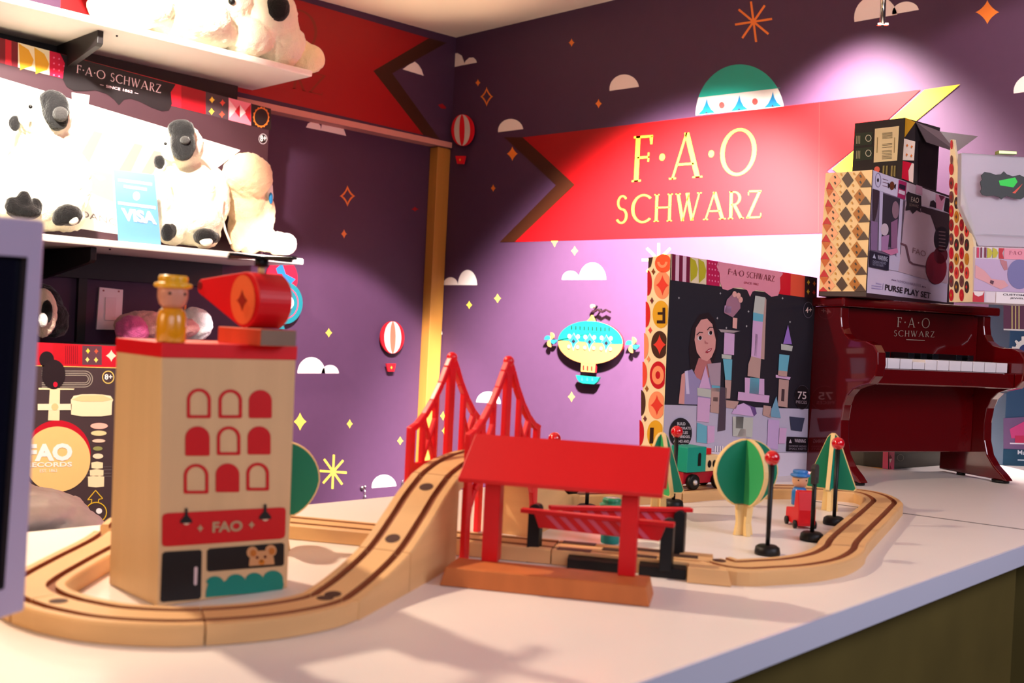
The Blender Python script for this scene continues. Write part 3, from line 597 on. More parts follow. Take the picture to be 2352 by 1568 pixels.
for x, y in ((252, 888), (778, 862)):
    m.dec(TFp, skew([(x-8, y), (x+8, y), (x+10, y+48), (x+38, y+80), (x+40, y+98), (x-40, y+102), (x-42, y+84), (x-12, y+50)]), IB, 2); m.dec(TFp, skew([(x-24, y+101), (x+22, y+99), (x+4, y+112), (x-8, y+112)]), ink(226, 190, 160), 3)
for x, y in ((345, 1023), (687, 1000)): m.dec(TFp, spark(*zt_(x, y), 8, 10, 2.9), ink(176, 148, 112), 2)
text(m, TFp, 'FAO', zt_(425, 1052), zt_(626, 1042), zt_(427, 980), ink(176, 148, 112), 2, .035)
m.dec(TFp, skew([(92, 1195), (110, 1180), (345, 1166), (358, 1178), (352, 1480), (340, 1496), (95, 1516), (80, 1505)]), IB)
m.dec(TFp, skew([(305, 1285), (315, 1277), (327, 1285), (322, 1395), (311, 1404), (302, 1395)]), ink(214, 190, 190), 2)
m.dec(TFp, skew([(392, 1172), (410, 1158), (893, 1120), (907, 1130), (905, 1262), (892, 1274), (405, 1312), (390, 1302)]), IB)
HB = ink(206, 150, 100)
for c in ((692, 1184), (815, 1172)): m.dec(TFp, ell(*zt_(*c), 13, 13.5), HB, 2); m.dec(TFp, ell(*zt_(c[0]+5, c[1]+3), 7, 8), ink(190, 110, 40), 3)
m.dec(TFp, skew([(668, 1274), (672, 1230), (690, 1185), (740, 1172), (800, 1170), (832, 1215), (838, 1262)]), HB, 2.5)
for c in ((722, 1216), (775, 1212)): m.dec(TFp, ell(*zt_(*c), 3.4, 3.4), ink(90, 30, 20), 3.2)
m.dec(TFp, ell(*zt_(752, 1247), 7, 6.5), ink(206, 120, 30), 3.2); m.dec(TFp, ell(*zt_(750, 1240), 2.5, 2), ink(60, 30, 20), 3.6)
sc_ = []
for cx, cy, r in ((445, 1395, 62), (585, 1385, 66), (708, 1372, 62), (832, 1362, 68)): sc_ += [(cx-r*math.cos(a), cy-r*.85*math.sin(a)) for a in np.linspace(.3, math.pi-.3, 8)]
m.dec(TFp, skew([(382, 1485), (385, 1440), (398, 1395)]+sc_+[(900, 1380), (904, 1400), (893, 1438)]), IT)
m.build('facade_print', tbody, fix=False)
# landing pad on the roof
c0 = Tz(597, 794, z1); dp_ = dep(c0); zp = EYE-(755.5-722.5)/F*dp_
PX = Plane(c0, (0, 1, 0)); PY = Plane(c0, (1, 0, 0)); xr = PX(679, 797)[0]; yl = PY(499, 792)[1]
m = MB(); m.box(((c0[0]+xr)/2, (c0[1]+yl)/2, (z1+zp)/2), (xr-c0[0], yl-c0[1], zp-z1), M('orange_red_stained_wood', (206, 74, 40), .5, 'wood', var=.1, scale=12)); pad = m.build('landing_pad', t, .0006)
m = MB(); m.box(((c0[0]+xr)/2, c0[1]-.0003, (z1+zp)/2), (xr-c0[0]-.0006, .0006, zp-z1-.0006), M('shaded_bare_wood', (128, 104, 88), .6, 'wood', var=.08, scale=12)); m.build('pad_shaded_front', pad)  # bare wood front, its shade painted in as a thin grey-brown sheet
# ---- helicopter on the pad
hx = c0[0]+.0030; HP = Plane((hx, 0, 0), (1, 0, 0)); hc = HP(562, 688); R_ = hc[2]-zp-.0002; tip = HP(462, 658)
t = thing('toy_helicopter', 'red wooden toy helicopter with black rotor on top of the toy building', 'toy helicopter', (hx+.01, hc[1], zp))
ty, tz_ = tip[1], tip[2]; r2 = .0052; dd = math.hypot(ty-hc[1], tz_-hc[2]); al = math.atan2(tz_-hc[2], ty-hc[1]); be = math.acos((R_-r2)/dd)
out = [np.array([hx, hc[1]+R_*math.cos(a), hc[2]+R_*math.sin(a)]) for a in np.linspace(al+be, al-be+2*math.pi, 26)]+[np.array([hx, ty+r2*math.cos(a), tz_+r2*math.sin(a)]) for a in np.linspace(al-be, al+be, 10)]
m = MB(); m.prism(out, (.0245, 0, 0), REDP); fus = m.build('fuselage', t, .0006)
m = MB(); HPo = Plane((hx, 0, 0), (-1, 0, 0)); m.dec(HPo, ell(559, 688, 28, 57), ink(232, 106, 56)); m.dec(HPo, spark(558, 690, 13, 27, 2.9), ink(150, 30, 12), 2)
m.build('emblem', fus, fix=False); m = MB(); m.lathe([(.0028, 0), (.0028, .0004)], HPo(460, 656), ink(120, 8, 10), (-1, 0, 0), 14); m.build('tail_hole', fus)
rt = np.array([hx+.0110, hc[1]-.0005, hc[2]+R_])
m = MB(); m.lathe([(.0022, -.0006), (.0022, .004)], rt, PLY); m.lathe([(.0045, .004), (.0045, .0095)], rt, BLACKP); m.build('rotor_mast', t)
for k in range(4):
    a = math.radians(16+90*k); d = np.array([math.cos(a), math.sin(a), 0]); n = np.array([-d[1], d[0], 0]); p = rt+np.array([0, 0, .0086])
    m = MB(); m.prism([p+d*.002-n*.0026, p+d*.026-n*.0033, p+d*.0285-n*.0020, p+d*.0292, p+d*.0285+n*.0020, p+d*.026+n*.0033, p+d*.002+n*.0026], (0, 0, .0026), BLACKP); m.build('rotor_blade', t, .0003)

# ================================================================== PEG DOLLS
SKIN = M('peg_doll_face_wood', (208, 140, 116), .4, 'wood', var=.04, scale=12); SKIN2 = M('peg_doll_pale_wood', (226, 170, 130), .4, 'wood', var=.04, scale=12)
def doll(base, h, col, hat, label, skin=SKIN, body=True):
    t = thing('peg_doll', label, 'peg doll', base, 'wooden peg dolls'); s = h/.0415; b_ = np.array(base, float)
    m = MB(); m.lathe([(.0001, .0002), (.0082*s, .0002), (.0088*s, .001*s), (.0090*s, .008*s), (.0088*s, .015*s), (.0078*s, .0190*s), (.0056*s, .0212*s), (.0001, .0215*s)], b_, col); m.build('body', t)
    m = MB(); m.lathe([(.0001, .0205*s), (.0050*s, .0210*s), (.0078*s, .0235*s), (.0090*s, .0275*s), (.0091*s, .031*s), (.0086*s, .0345*s), (.0001, .035*s)], b_, skin)
    f = (CAM-b_); f[2] = 0; f /= np.linalg.norm(f)
    for q in (-.20, .9): 
        g = np.array([f[0]*math.cos(q)-f[1]*math.sin(q), f[0]*math.sin(q)+f[1]*math.cos(q), 0]); m.ball(b_+g*.0089*s+np.array([0, 0, .0300*s]), .0010*s, BLACKP, nu=8, nv=6)
    m.build('head', t)
    m = MB(); m.lathe([(.0001, .0330*s), (.0092*s, .0332*s), (.0112*s, .0340*s), (.0116*s, .0352*s), (.0108*s, .0364*s), (.0090*s, .0368*s), (.0086*s, .0376*s), (.0090*s, .0385*s), (.0088*s, .0402*s), (.0080*s, .0412*s), (.0001, .0415*s)], b_, hat); m.build('hat', t)
    return t
YO = M('yellow_lacquer', (226, 148, 8), .25, spec=.6, coat=.5); YH = M('straw_yellow_lacquer', (238, 176, 24), .3, coat=.4)
doll(Tz(392, 786, z1), .0410, YO, YH, 'yellow peg doll with a yellow hat standing on the red roof')
doll(Tz(1401, 1246), .0385, M('teal_lacquer', (24, 140, 132), .35), M('green_lacquer', (20, 136, 96), .3, coat=.4), 'teal peg doll with a green hat seen under the station roof')
# red car with its driver
cb = Tz(1838, 1209); cu_ = np.array([math.cos(-.70), math.sin(-.70), 0]); cv = np.array([-cu_[1], cu_[0], 0])
t = thing('toy_car', 'small red block car on the counter behind the black signal post', 'toy car', cb)
f3 = lambda a, c, z: cb+RT*0+cu_*c+cv*a+np.array([0, 0, z])
m = MB(); prof = [(-.0150, .003), (-.0165, .006), (-.0165, .0185), (-.0125, .0360), (-.0050, .0365), (-.0030, .0195), (.018, .0165), (.019, .003)]
m.prism([f3(a, -.0085, z) for a, z in prof], cu_*.017, REDP); m.build('car_body', t, .0008)
for a in (-.011, .012):
    for sd in (-1, 1): m = MB(); m.lathe([(.0001, 0), (.0040, 0), (.0040, .002), (.0001, .002)], f3(a, sd*.0087, .0042), BLACKP, cu_*sd, 16); m.build('wheel', t)
bl = M('blue_lacquer', (40, 120, 196), .3, coat=.4)
doll(f3(.0070, 0, .0200), .0345, bl, bl, 'peg doll with a blue hat riding in the red block car', SKIN2)

# ================================================================== LAMPS AND SIGNALS
def post_base(m, b_, r=.0105): m.lathe([(.0001, .0002), (r, .0002), (r*1.02, .002), (r*.95, .0062), (r*.75, .0078), (.0001, .0082)], b_, BLACKP)
def street_lamp(px_, py_, top, label, z=0., r=.0105):
    b_ = Tz(px_, py_, z); t = thing('toy_street_lamp', label, 'toy street lamp', b_, 'red ball street lamps'); zb = EYE-(top-(693.1+.0492*px_))/F*dep(b_)
    m = MB(); post_base(m, b_, r); m.build('base', t)
    m = MB(); m.lathe([(.0018, .007), (.0019, .02), (.0024, zb-z-.005)], b_, BLACKP); m.build('pole', t)
    m = MB(); m.ball(b_+np.array([0, 0, zb-z]), .0063, M('red_gloss_bead', (206, 8, 26), .12, spec=.7, coat=.6)); m.build('ball', t)
street_lamp(1762, 1273, 1050, 'nearest red ball street lamp, between round tree and front track')
street_lamp(1915, 1204, 1017, 'red ball street lamp in front of the right cone shaped tree')
street_lamp(1546, 1164, 990, 'red ball street lamp beside the teal locomotive cab')
street_lamp(1265, 1182, 1006, 'red ball street lamp just showing over the station roof')
def signal(px_, py_, ptop, label):
    b_ = Tz(px_, py_); t = thing('toy_signal', label, 'toy railway signal', b_, 'black toy signal posts'); zt2 = EYE-(ptop-(693.1+.0492*px_))/F*dep(b_)
    m = MB(); post_base(m, b_); m.build('base', t)
    m = MB(); m.lathe([(.0019, .007), (.0021, zt2-.012)], b_, BLACKP); m.build('pole', t)
    m = MB(); f = RT*.55+_fw*.8; f[2] = 0; f /= np.linalg.norm(f); n = np.array([-f[1], f[0], 0])
    m.prism([b_+f*.0055*x+n*.002+np.array([0, 0, z]) for x, z in [(-1, zt2-.018), (1, zt2-.018)]+[(math.cos(a), zt2-.004+.004*math.sin(a)) for a in np.linspace(0, math.pi, 9)]], -n*.004, M('dark_signal_plate', (46, 40, 42), .5)); m.build('signal_plate', t, .0004)
signal(1864, 1241, 1064, 'black signal post with flat plate, right of the red car')
signal(1347, 1176, 1060, 'black signal post glimpsed below the station roof, before dark wagon')

# ================================================================== TREES
def tree(b_, h, kind, ang, label, wr=1.):
    b_ = np.array(b_, float); t = thing('toy_tree', label, 'toy tree', b_, 'slotted plywood trees'); th = .0042
    for k in range(2):
        a = ang+k*math.pi/2; d = np.array([math.cos(a), math.sin(a), 0]); n = np.array([-d[1], d[0], 0]); U = np.array([0, 0, 1.])
        if kind == 'round': o = [(.0285*wr*math.cos(q)*(1-.12*max(0, -math.sin(q))), .0585+.0325*math.sin(q)) for q in np.linspace(-1.15, math.pi+1.15, 34)]; tr = [(-.0095, .0002), (.0095, .0002), (.0072, .012), (.0090, .030), (-.0090, .030), (-.0072, .012)]
        else: o = [(.0255*wr, .0245), (.0235*wr, .0222), (-.0235*wr, .0222), (-.0255*wr, .0245), (-.022*wr, .0335), (-.0055, .076), (-.003, .079), (0, .080), (.003, .079), (.0055, .076), (.022*wr, .0335)]; tr = [(-.0080, .0002), (.0080, .0002), (.0066, .024), (-.0066, .024)]
        sc = h/(.091 if kind == 'round' else .080)
        P = lambda x, z, s_=0: b_+d*x*sc+U*z*sc+n*s_
        m = MB(); m.prism([P(x, z, -th/2) for x, z in tr], n*th, PLY); m.build('trunk_plate', t)
        m = MB(); m.prism([P(x, z, -th/2) for x, z in o], n*th, PLY)
        for sg, mt in ((1, TEAL), (-1, GREEN)):      # painted faces, set in from the bare plywood edge
            cx, cz = 0, sum(z for _, z in o)/len(o)
            m.poly([P(cx+(x-cx)*.965, cz+(z-cz)*.965, sg*(th/2+.0002)) for x, z in o], mt if k == 0 else (LGREEN if sg > 0 else TEAL))
        m.build('crown_plate', t, fix=False)
tree(Tz(1706, 1228), .0885, 'round', math.radians(44.75-90+20), 'round teal toy tree in the middle of the right track loop', 1.2)
tree(Tz(1905, 1172), .0835, 'cone', math.radians(44.75-90-24), 'cone shaped teal toy tree in front of the piano leg', 1.0)
tree(Tz(1511, 1186), .0835, 'cone', math.radians(44.75-90+20), 'cone shaped teal toy tree behind the right end of station roof', 1.0)
tree(Tz(640, 1262), .0840, 'round', math.radians(44.75-90+12), 'round green toy tree half hidden behind the toy building', 1.1)

# ================================================================== LOCOMOTIVE AND WAGON
def wheels(t, B, spots, r=.0085):
    for a, sd in spots:
        m = MB(); c = B(a, sd*.0095, r+.0001); ax = (B(0, 1, 0)-B(0, 0, 0))*sd
        m.lathe([(.0001, -.001), (r, -.001), (r*1.02, .0015), (r, .004), (r*.8, .0046), (.0001, .0046)], c, BLACKP, ax, 22)
        wh = m.build('wheel', t); m = MB(); m.ball(c+ax*.0046, (.0032,)*3, M('silver_axle_cap', (200, 200, 205), .3, metal=.6), nu=12, nv=8); m.build('axle_cap', wh)
    
i0 = min(range(len(rs)), key=lambda i: abs(pxof(rs[i])[0]-1606) if i > 55 else 1e9)
def along(i, fl=1):
    tt = rs[i-1]-rs[i+1]; tt[2] = 0; tt /= np.linalg.norm(tt); nn = np.array([tt[1], -tt[0], 0]); c = rs[i].copy()
    return lambda a, s_, z: c+tt*a+nn*s_+np.array([0, 0, z]), c
B, c = along(i0)
t = thing('toy_locomotive', 'teal and cream toy locomotive with red chimney on the far track', 'toy locomotive', c)
def bb(a0, a1, s_, z0, z1, mat, name, bev=.0008):
    m = MB(); m.hexa([B(a0, -s_, z0), B(a1, -s_, z0), B(a1, s_, z0), B(a0, s_, z0), B(a0, -s_, z1), B(a1, -s_, z1), B(a1, s_, z1), B(a0, s_, z1)], mat); return m.build(name, t, bev)
bb(-.034, .030, .0075, .0060, .0190, M('dark_red_frame', (170, 16, 36), .45), 'chassis'); bb(-.034, -.004, .0125, .0195, .0470, TEAL, 'cab')
m = MB(); s_ = .0105; pr = [(-.003, .0192), (.0255, .0192), (.0262, .030), (.0240, .0355), (.0200, .0370), (-.003, .0370)]
m.prism([B(a, -s_, z) for a, z in pr], (B(0, 1, 0)-B(0, 0, 0))*2*s_, M('cream_boiler_wood', (236, 206, 150), .5, 'wood', var=.04, scale=12)); m.build('boiler', t, .0012)
bb(.004, .0130, .0045, .0371, .0440, REDP, 'chimney')
fpl = Plane(B(0, .0106, .03), B(0, 1, 0)-B(0, 0, 0)); 
m = MB()
for a in (.0035, .0115, .0190): m.poly([B(a+.0030*math.cos(q), .01085, .0275+.0042*math.sin(q)) for q in np.linspace(0, 2*math.pi, 18, endpoint=False)], BLACKP)
m.poly([B(-.0175, .0128, .0262), B(-.0125, .0128, .0262)]+[B(-.015+.0025*math.cos(q), .0128, .0380+.0030*math.sin(q)) for q in np.linspace(0, math.pi, 8)], BLACKP); m.build('window_print', t, fix=False)
wheels(t, B, ((-.022, 1), (.018, 1), (-.022, -1), (.018, -1)))
i1 = min(range(len(rs)), key=lambda i: abs(pxof(rs[i])[0]-1352) if i > 55 else 1e9)
B, c = along(min(i1, len(rs)-3))
t = thing('toy_wagon', 'low black toy wagon on the far track behind the station', 'toy wagon', c)
bb(-.042, .040, .0085, .0050, .0135, BLACKP, 'chassis'); bb(-.040, .038, .0115, .0136, .0200, M('dark_wagon_bed', (34, 26, 26), .5), 'wagon_bed')
wheels(t, B, ((-.030, 1), (.028, 1), (-.030, -1), (.028, -1)))

# ================================================================== TOY PIANO
hd = math.radians(-23); PU = np.array([math.cos(hd), math.sin(hd), 0]); PV = np.array([PU[1], -PU[0], 0]); P0 = np.array([1.299, .709, 0]); PW = .262; UZ = np.array([0, 0, 1.])
def PP(u, v, z): return P0+PU*u+PV*v+UZ*z
t = thing('toy_piano', 'glossy red upright toy piano with toy boxes stacked on its lid', 'toy piano', PP(PW/2, .04, 0))
arm = [(-.020, .004), (-.020, .228), (.047, .228), (.0475, .214), (.050, .202), (.056, .193), (.066, .187), (.080, .1845), (.098, .1845), (.112, .180), (.1195, .171), (.121, .156), (.118, .141), (.108, .131), (.092, .127), (.078, .122), (.068, .113), (.062, .100), (.059, .080), (.060, .055), (.066, .036), (.078, .022), (.092, .012), (.101, .004)]
for u in (0, PW-.014):
    m = MB(); m.prism([PP(u, v, z) for v, z in arm], PU*.014, PIANO); m.build('side_panel', t, .0016)
def pbox(name, u0, u1, v0, v1, z0, z1, mat=PIANO, bev=.001):
    m = MB(); m.hexa([PP(u0, v0, z0), PP(u1, v0, z0), PP(u1, v1, z0), PP(u0, v1, z0), PP(u0, v0, z1), PP(u1, v0, z1), PP(u1, v1, z1), PP(u0, v1, z1)], mat); return m.build(name, t, bev)
pbox('lid', -.006, PW+.006, -.022, .058, .2282, .2405, bev=.003)
pbox('upper_panel', .0142, PW-.0142, .030, .038, .150, .2281)
pbox('lower_panel', .0142, PW-.0142, .030, .038, .036, .1298)
pbox('back_panel', .0142, PW-.0142, -.018, -.012, .036, .228)
pbox('key_slip', .0142, PW-.0142, .0382, .1060, .130, .1505, bev=.002)
KW = (PW-.0284-.006)/11; KEYW = M('white_key_plastic', (244, 238, 240), .25); KEYB = M('black_key_plastic', (14, 14, 20), .2, coat=.4)
for i in range(11):
    u = .0172+KW*i; dz = -.0035 if i == 3 else 0
    pbox('white_key', u+.0005, u+KW-.0005, .0384, .0960, .1508+(0 if dz == 0 else .0002), .1640+dz, KEYW, .0005)
for i in (0, 1, 3, 4, 5, 7, 8): u = .0172+KW*(i+.98); pbox('black_key', u-.0052, u+.0052, .0384, .0720, .1642, .1720, KEYB, .0006)
PF = Plane(PP(0, .0382, 0), PV); m = MB(); SIL = M('silver_foil_lettering', (214, 196, 176), .3, metal=.5)
q = zoom(1840, 660, 3.408); logo(m, PF, 'F·A·O', q(748, 308), q(1002, 318), q(752, 232), SIL, 2, .3); logo(m, PF, 'SCHWARZ', q(722, 380), q(1040, 390), q(724, 334), SIL, 2, .2)
m.dec(PF, zz(q, [(820, 405), (965, 412), (965, 417), (820, 410)]), SIL, 2); m.build('foil_lettering', t, fix=False)
for u in (.007, PW-.007):
    m = MB(); m.lathe([(.0001, .0002), (.011, .0002), (.0115, .0038), (.0001, .0042)], PP(u, .085, 0), BLACKP); m.build('foot', t)
    m = MB(); m.lathe([(.0001, .0002), (.006, .0002), (.006, .0038), (.0001, .0042)], PP(u, .015, 0), BLACKP); m.build('foot', t)

# ================================================================== CARTON HELPERS
def hexbox(name, parent, Cb, Ct, Lb, Lt, Rb, Rt, mat, bev=.0008):
    Bb, Bt = Lb+Rb-Cb, Lt+Rt-Ct; m = MB(); m.hexa([Cb, Rb, Bb, Lb, Ct, Rt, Bt, Lt], mat); return m.build(name, parent, bev)
CREAMI, BLK2, GOLD2, CRIM, SALM, MAG = ink(246, 226, 188), ink(40, 32, 34), ink(222, 166, 40), ink(196, 20, 40), ink(246, 150, 110), ink(200, 24, 84)
NAVY, LAVP, PINKL = ink(38, 36, 46), ink(196, 190, 212), ink(238, 150, 170)

# ================================================================== CASTLE BLOCKS BOX
zc = zoom(1460, 560, 2.9045); cb0 = Tz(1852, 1088); a_ = math.radians(-6); CF = vplane(cb0, (math.cos(a_), math.sin(a_)))
def lerp(p, q, f): return (p[0]+(q[0]-p[0])*f, p[1]+(q[1]-p[1])*f)
cTL, cTR, cBR, cBL = CF(*zc(238, 65)), CF(*zc(1210, 225)), cb0, CF(*zc(180, 1640))
cBL[2] = .0004; cBR = cBR.copy(); cBR[2] = .0004
CS = edgeplane(cBL, cTL, (-math.sin(a_), math.cos(a_)))
sTL2, sBL2 = CS(*zc(88, 90)), CS(*zc(22, 1560)); sBL2[2] = .0004
t = thing('castle_blocks_box', 'dark toy box picturing a girl and a pastel block castle', 'toy box', (cBL+cBR)/2)
ct = hexbox('carton', t, cBL, cTL, sBL2, sTL2, cBR, cTR, ink(30, 26, 32))
m = MB(); k = 1
D = lambda pts, mat, k=2: m.dec(CF, zz(zc, pts), mat, k)
D([(238, 66), (1209, 226), (1204, 366), (232, 241)], CREAMI, 1)
top = lambda x: 66+(x-238)*.1647; bot = lambda x: 241+(x-232)*.1286
def band(x0, x1, mat, k=2, a=0., c=1.): D([(x0, top(x0)+(bot(x0)-top(x0))*a), (x1, top(x1)+(bot(x1)-top(x1))*a), (x1-3*c, top(x1)+(bot(x1)-top(x1))*c), (x0-3*c, top(x0)+(bot(x0)-top(x0))*c)], mat, k)
for i, (x0, x1) in enumerate(((240, 264), (264, 288), (288, 312), (312, 336), (336, 360))): band(x0, x1, ink(120, 20, 56) if i % 2 == 0 else ink(240, 196, 214))
OLV = ink(196, 186, 40)
for x in (360, 416): D([(x, top(x)+4), (x+36, top(x)+26), (x+52, top(x)+80), (x+44, top(x)+130), (x+4, bot(x)-4)], OLV); 
band(472, 560, MAG)
for i in range(4):
    for j in range(4): m.dec(CF, ell(*zc(486+i*20, top(486+i*20)+22+j*38), 1.6, 2.2, n=8), ink(240, 130, 170), 3)
band(955, 1032, ink(222, 20, 44)); band(1032, 1126, ink(240, 90, 60)); band(1126, 1208, ink(58, 40, 42))
for x, y, c in ((1148, 256, YEL), (1187, 264, ORG), (1146, 318, YEL), (1185, 324, ink(226, 70, 60))): m.dec(CF, spark(*zc(x, y), 4, 7), c, 3)
D([(545, top(545)+2), (970, top(970)+2), (978, 200), (958, 225), (960, 300), (945, 345), (900, 352), (850, 315), (800, 308), (775, 318), (758, 352), (740, 310), (700, 290), (650, 292), (610, 310), (575, 300), (558, 255), (555, 195), (535, 150)], PINKL, 3)
logo(m, CF, 'F·A·O SCHWARZ', zc(608, 202), zc(918, 252), zc(612, 164), ink(120, 24, 50), 5); text(m, CF, 'SINCE 1862', zc(714, 264), zc(812, 276), zc(715, 250), ink(160, 40, 70), 5)
# photograph area
D([(231, 243), (1203, 367), (1148, 1100), (188, 1072)], NAVY); D([(188, 1072), (1148, 1100), (1140, 1392), (178, 1378)], LAVP, 2.2)
D([(178, 1380), (1140, 1394), (1134, 1640), (172, 1640)], ink(226, 218, 232), 2.2); text(m, CF, 'A', zc(500, 1472), zc(524, 1473), zc(500, 1435), ink(50, 40, 70), 3, .02)
HAIR, FACE, FSH = ink(40, 26, 32), ink(226, 160, 152), ink(196, 120, 118)
D([(360, 860), (350, 700), (368, 560), (420, 470), (480, 455), (520, 500), (545, 600), (535, 720), (500, 840), (430, 880)], HAIR, 3)
D([(415, 760), (492, 770), (520, 850), (470, 930), (400, 900), (385, 850)], FSH, 3.5)
D([(386, 640), (395, 560), (430, 505), (470, 498), (505, 535), (528, 640), (524, 700), (500, 755), (470, 782), (435, 770), (402, 722)], FACE, 4)
for x, y in ((420, 628), (490, 594)):
    m.dec(CF, ell(*zc(x, y), 5.5, 5, rot=-18), ink(236, 226, 226), 5); m.dec(CF, ell(*zc(x+2, y-2), 3.4, 4.6), ink(36, 22, 26), 5.5)
    D([(x-22, y-22), (x-4, y-42), (x+22, y-40), (x+20, y-35), (x-2, y-36), (x-18, y-18)], HAIR, 5)
D([(452, 640), (464, 655), (478, 660), (470, 668), (455, 664)], FSH, 5); D([(455, 722), (478, 700), (503, 694), (494, 712), (470, 728)], ink(170, 40, 62), 5); D([(466, 716), (480, 706), (496, 700), (484, 712)], ink(244, 220, 220), 5.5)
D([(325, 850), (370, 835), (400, 890), (440, 915), (500, 880), (560, 1075), (318, 1068)], ink(160, 148, 190), 4); D([(300, 870), (325, 855), (318, 1068), (280, 1064)], FACE, 4)
D([(320, 850), (340, 842), (352, 1000), (330, 1000)], ink(216, 206, 236), 4.5)
LP, MN, TN, BL2, SKN, DK = ink(218, 176, 216), ink(196, 200, 190), ink(196, 160, 150), ink(110, 186, 206), ink(236, 176, 166), ink(70, 50, 62)
def tower(segs):
    for pts, mt in segs: D(pts, mt, 5)
tower([([(790, 345), (856, 356), (846, 470), (776, 456)], MN), ([(776, 456), (846, 470), (840, 520), (774, 510)], BL2), ([(774, 510), (840, 520), (826, 765), (762, 748)], LP), ([(792, 598), (806, 604), (800, 750), (784, 744)], DK), ([(856, 356), (864, 372), (850, 770), (826, 765), (840, 520)], TN),
       ([(762, 748), (828, 765), (820, 895), (738, 880), (744, 800)], TN), ([(720, 890), (850, 900), (850, 1010), (720, 990)], LP), ([(756, 890), (818, 896), (812, 1005), (750, 995)], BL2), ([(676, 985), (885, 1010), (880, 1060), (672, 1040)], LP)])
tower([([(600, 372), (640, 330), (690, 350), (690, 430), (640, 490), (582, 460)], ink(170, 120, 140)), ([(586, 410), (632, 418), (628, 465), (582, 455)], LP), ([(640, 490), (670, 495), (666, 565), (638, 560)], SKN), ([(545, 568), (690, 580), (645, 592), (560, 588)], ink(176, 160, 160)), ([(584, 590), (652, 600), (648, 740), (578, 735)], LP), ([(566, 735), (632, 742), (630, 768), (566, 762)], MN), ([(574, 765), (636, 770), (630, 908), (590, 905)], BL2), ([(588, 905), (630, 910), (622, 1030), (590, 1030)], TN)])
for x, y in ((650, 335), (676, 345), (690, 372)): m.dec(CF, ell(*zc(x, y), 5, 7), SKN, 6)
tower([([(1008, 540), (1034, 668), (976, 665)], ink(160, 120, 206)), ([(962, 665), (1040, 680), (1034, 715), (962, 705)], MN), ([(950, 735), (1018, 742), (1004, 850), (944, 842)], BL2), ([(944, 842), (1004, 850), (1000, 890), (940, 880)], TN), ([(926, 872), (1026, 888), (1020, 905), (926, 890)], LP), ([(948, 900), (1014, 908), (1004, 1090), (940, 1080)], TN), ([(966, 965), (986, 968), (982, 1050), (962, 1046)], DK)])
tower([([(458, 812), (492, 965), (414, 960)], LP), ([(402, 958), (500, 970), (496, 1025), (404, 1010)], MN), ([(406, 1020), (490, 1030), (482, 1190), (400, 1180)], LP), ([(402, 1190), (468, 1215), (466, 1330), (398, 1320)], BL2), ([(470, 1210), (520, 1215), (516, 1320), (470, 1330)], LP), ([(470, 800), (560, 790), (556, 950), (494, 940)], ink(180, 156, 170)), ([(496, 960), (552, 960), (546, 1130), (490, 1120)], TN), ([(500, 940), (556, 946), (552, 985), (500, 980)], BL2), ([(552, 950), (600, 960), (590, 1240), (540, 1250), (548, 1130)], ink(80, 66, 80)), ([(510, 1020), (542, 1022), (540, 1050), (508, 1048)], DK)])
tower([([(632, 1130), (660, 1078), (712, 1060), (756, 1085), (780, 1150)], ink(214, 180, 226)), ([(712, 1060), (790, 1090), (800, 1130), (780, 1150), (756, 1085)], ink(110, 80, 140)), ([(640, 1150), (775, 1158), (770, 1290), (640, 1280)], MN), ([(662, 1150), (712, 1152), (708, 1230), (660, 1228)], DK), ([(590, 1040), (680, 1050), (660, 1100), (596, 1090)], TN), ([(690, 1232), (730, 1232), (728, 1290), (668, 1286)], ink(214, 206, 196))])
tower([([(930, 1015), (960, 1160), (880, 1150)], ink(120, 170, 196)), ([(845, 1075), (895, 1082), (895, 1160), (840, 1140)], TN), ([(876, 1168), (952, 1176), (940, 1370), (868, 1360)], ink(206, 176, 222)), ([(952, 1225), (1000, 1228), (990, 1330), (946, 1330)], LP), ([(1020, 1150), (1120, 1160), (1100, 1250), (1030, 1240)], ink(60, 66, 90))])
for x in (520, 536, 552, 568): D([(x, 1345), (x+8, 1346), (x+6, 1385), (x-2, 1384)], ink(240, 236, 240), 5)
for x, y in ((560, 330), (284, 360), (975, 362), (748, 450), (1025, 520), (735, 548), (540, 495), (600, 560)): m.dec(CF, spark(*zc(x, y), 2.5, 3.5, 2.9), ink(180, 176, 176), 3)
def roundel(x, y, rx, ry): m.ring(CF, ell(*zc(x, y), rx, ry, n=32), ell(*zc(x, y), rx-1, ry-1.2, n=32), ink(110, 100, 112), 4)
roundel(1145, 440, 11.5, 18.5); text(m, CF, '4+', zc(1124, 460), zc(1166, 458), zc(1126, 422), ink(240, 206, 196), 5, .01)
m.dec(CF, ell(*zc(1105, 1022), 18, 28), ink(28, 22, 28), 4); roundel(1105, 1022, 18, 28); text(m, CF, '75', zc(1070, 1032), zc(1128, 1036), zc(1072, 982), ink(226, 206, 206), 6, .01); text(m, CF, 'PIECES', zc(1060, 1062), zc(1132, 1066), zc(1061, 1042), ink(170, 150, 160), 6)
m.dec(CF, ell(*zc(292, 1260), 26, 35), ink(30, 28, 36), 5)
for i, (s_, x0, x1) in enumerate((('BUILD', 266, 320), ('ELABORATE', 244, 356), ('CASTLES', 258, 336), ('WITH BRIDGES,', 236, 352), ('ARCHES AND', 240, 344), ('TOWERS!', 248, 326))): text(m, CF, s_, zc(x0, 1207+i*29), zc(x1, 1208+i*29), zc(x0, 1188+i*29), ink(226, 222, 226), 7, .01)
D([(1002, 1284), (1142, 1290), (1136, 1386), (996, 1382)], ink(24, 20, 28), 5); text(m, CF, 'WARNING', zc(1050, 1322), zc(1124, 1326), zc(1051, 1298), ink(206, 190, 200), 6, .01); D([(1012, 1326), (1032, 1327), (1023, 1300)], ink(206, 190, 200), 6)
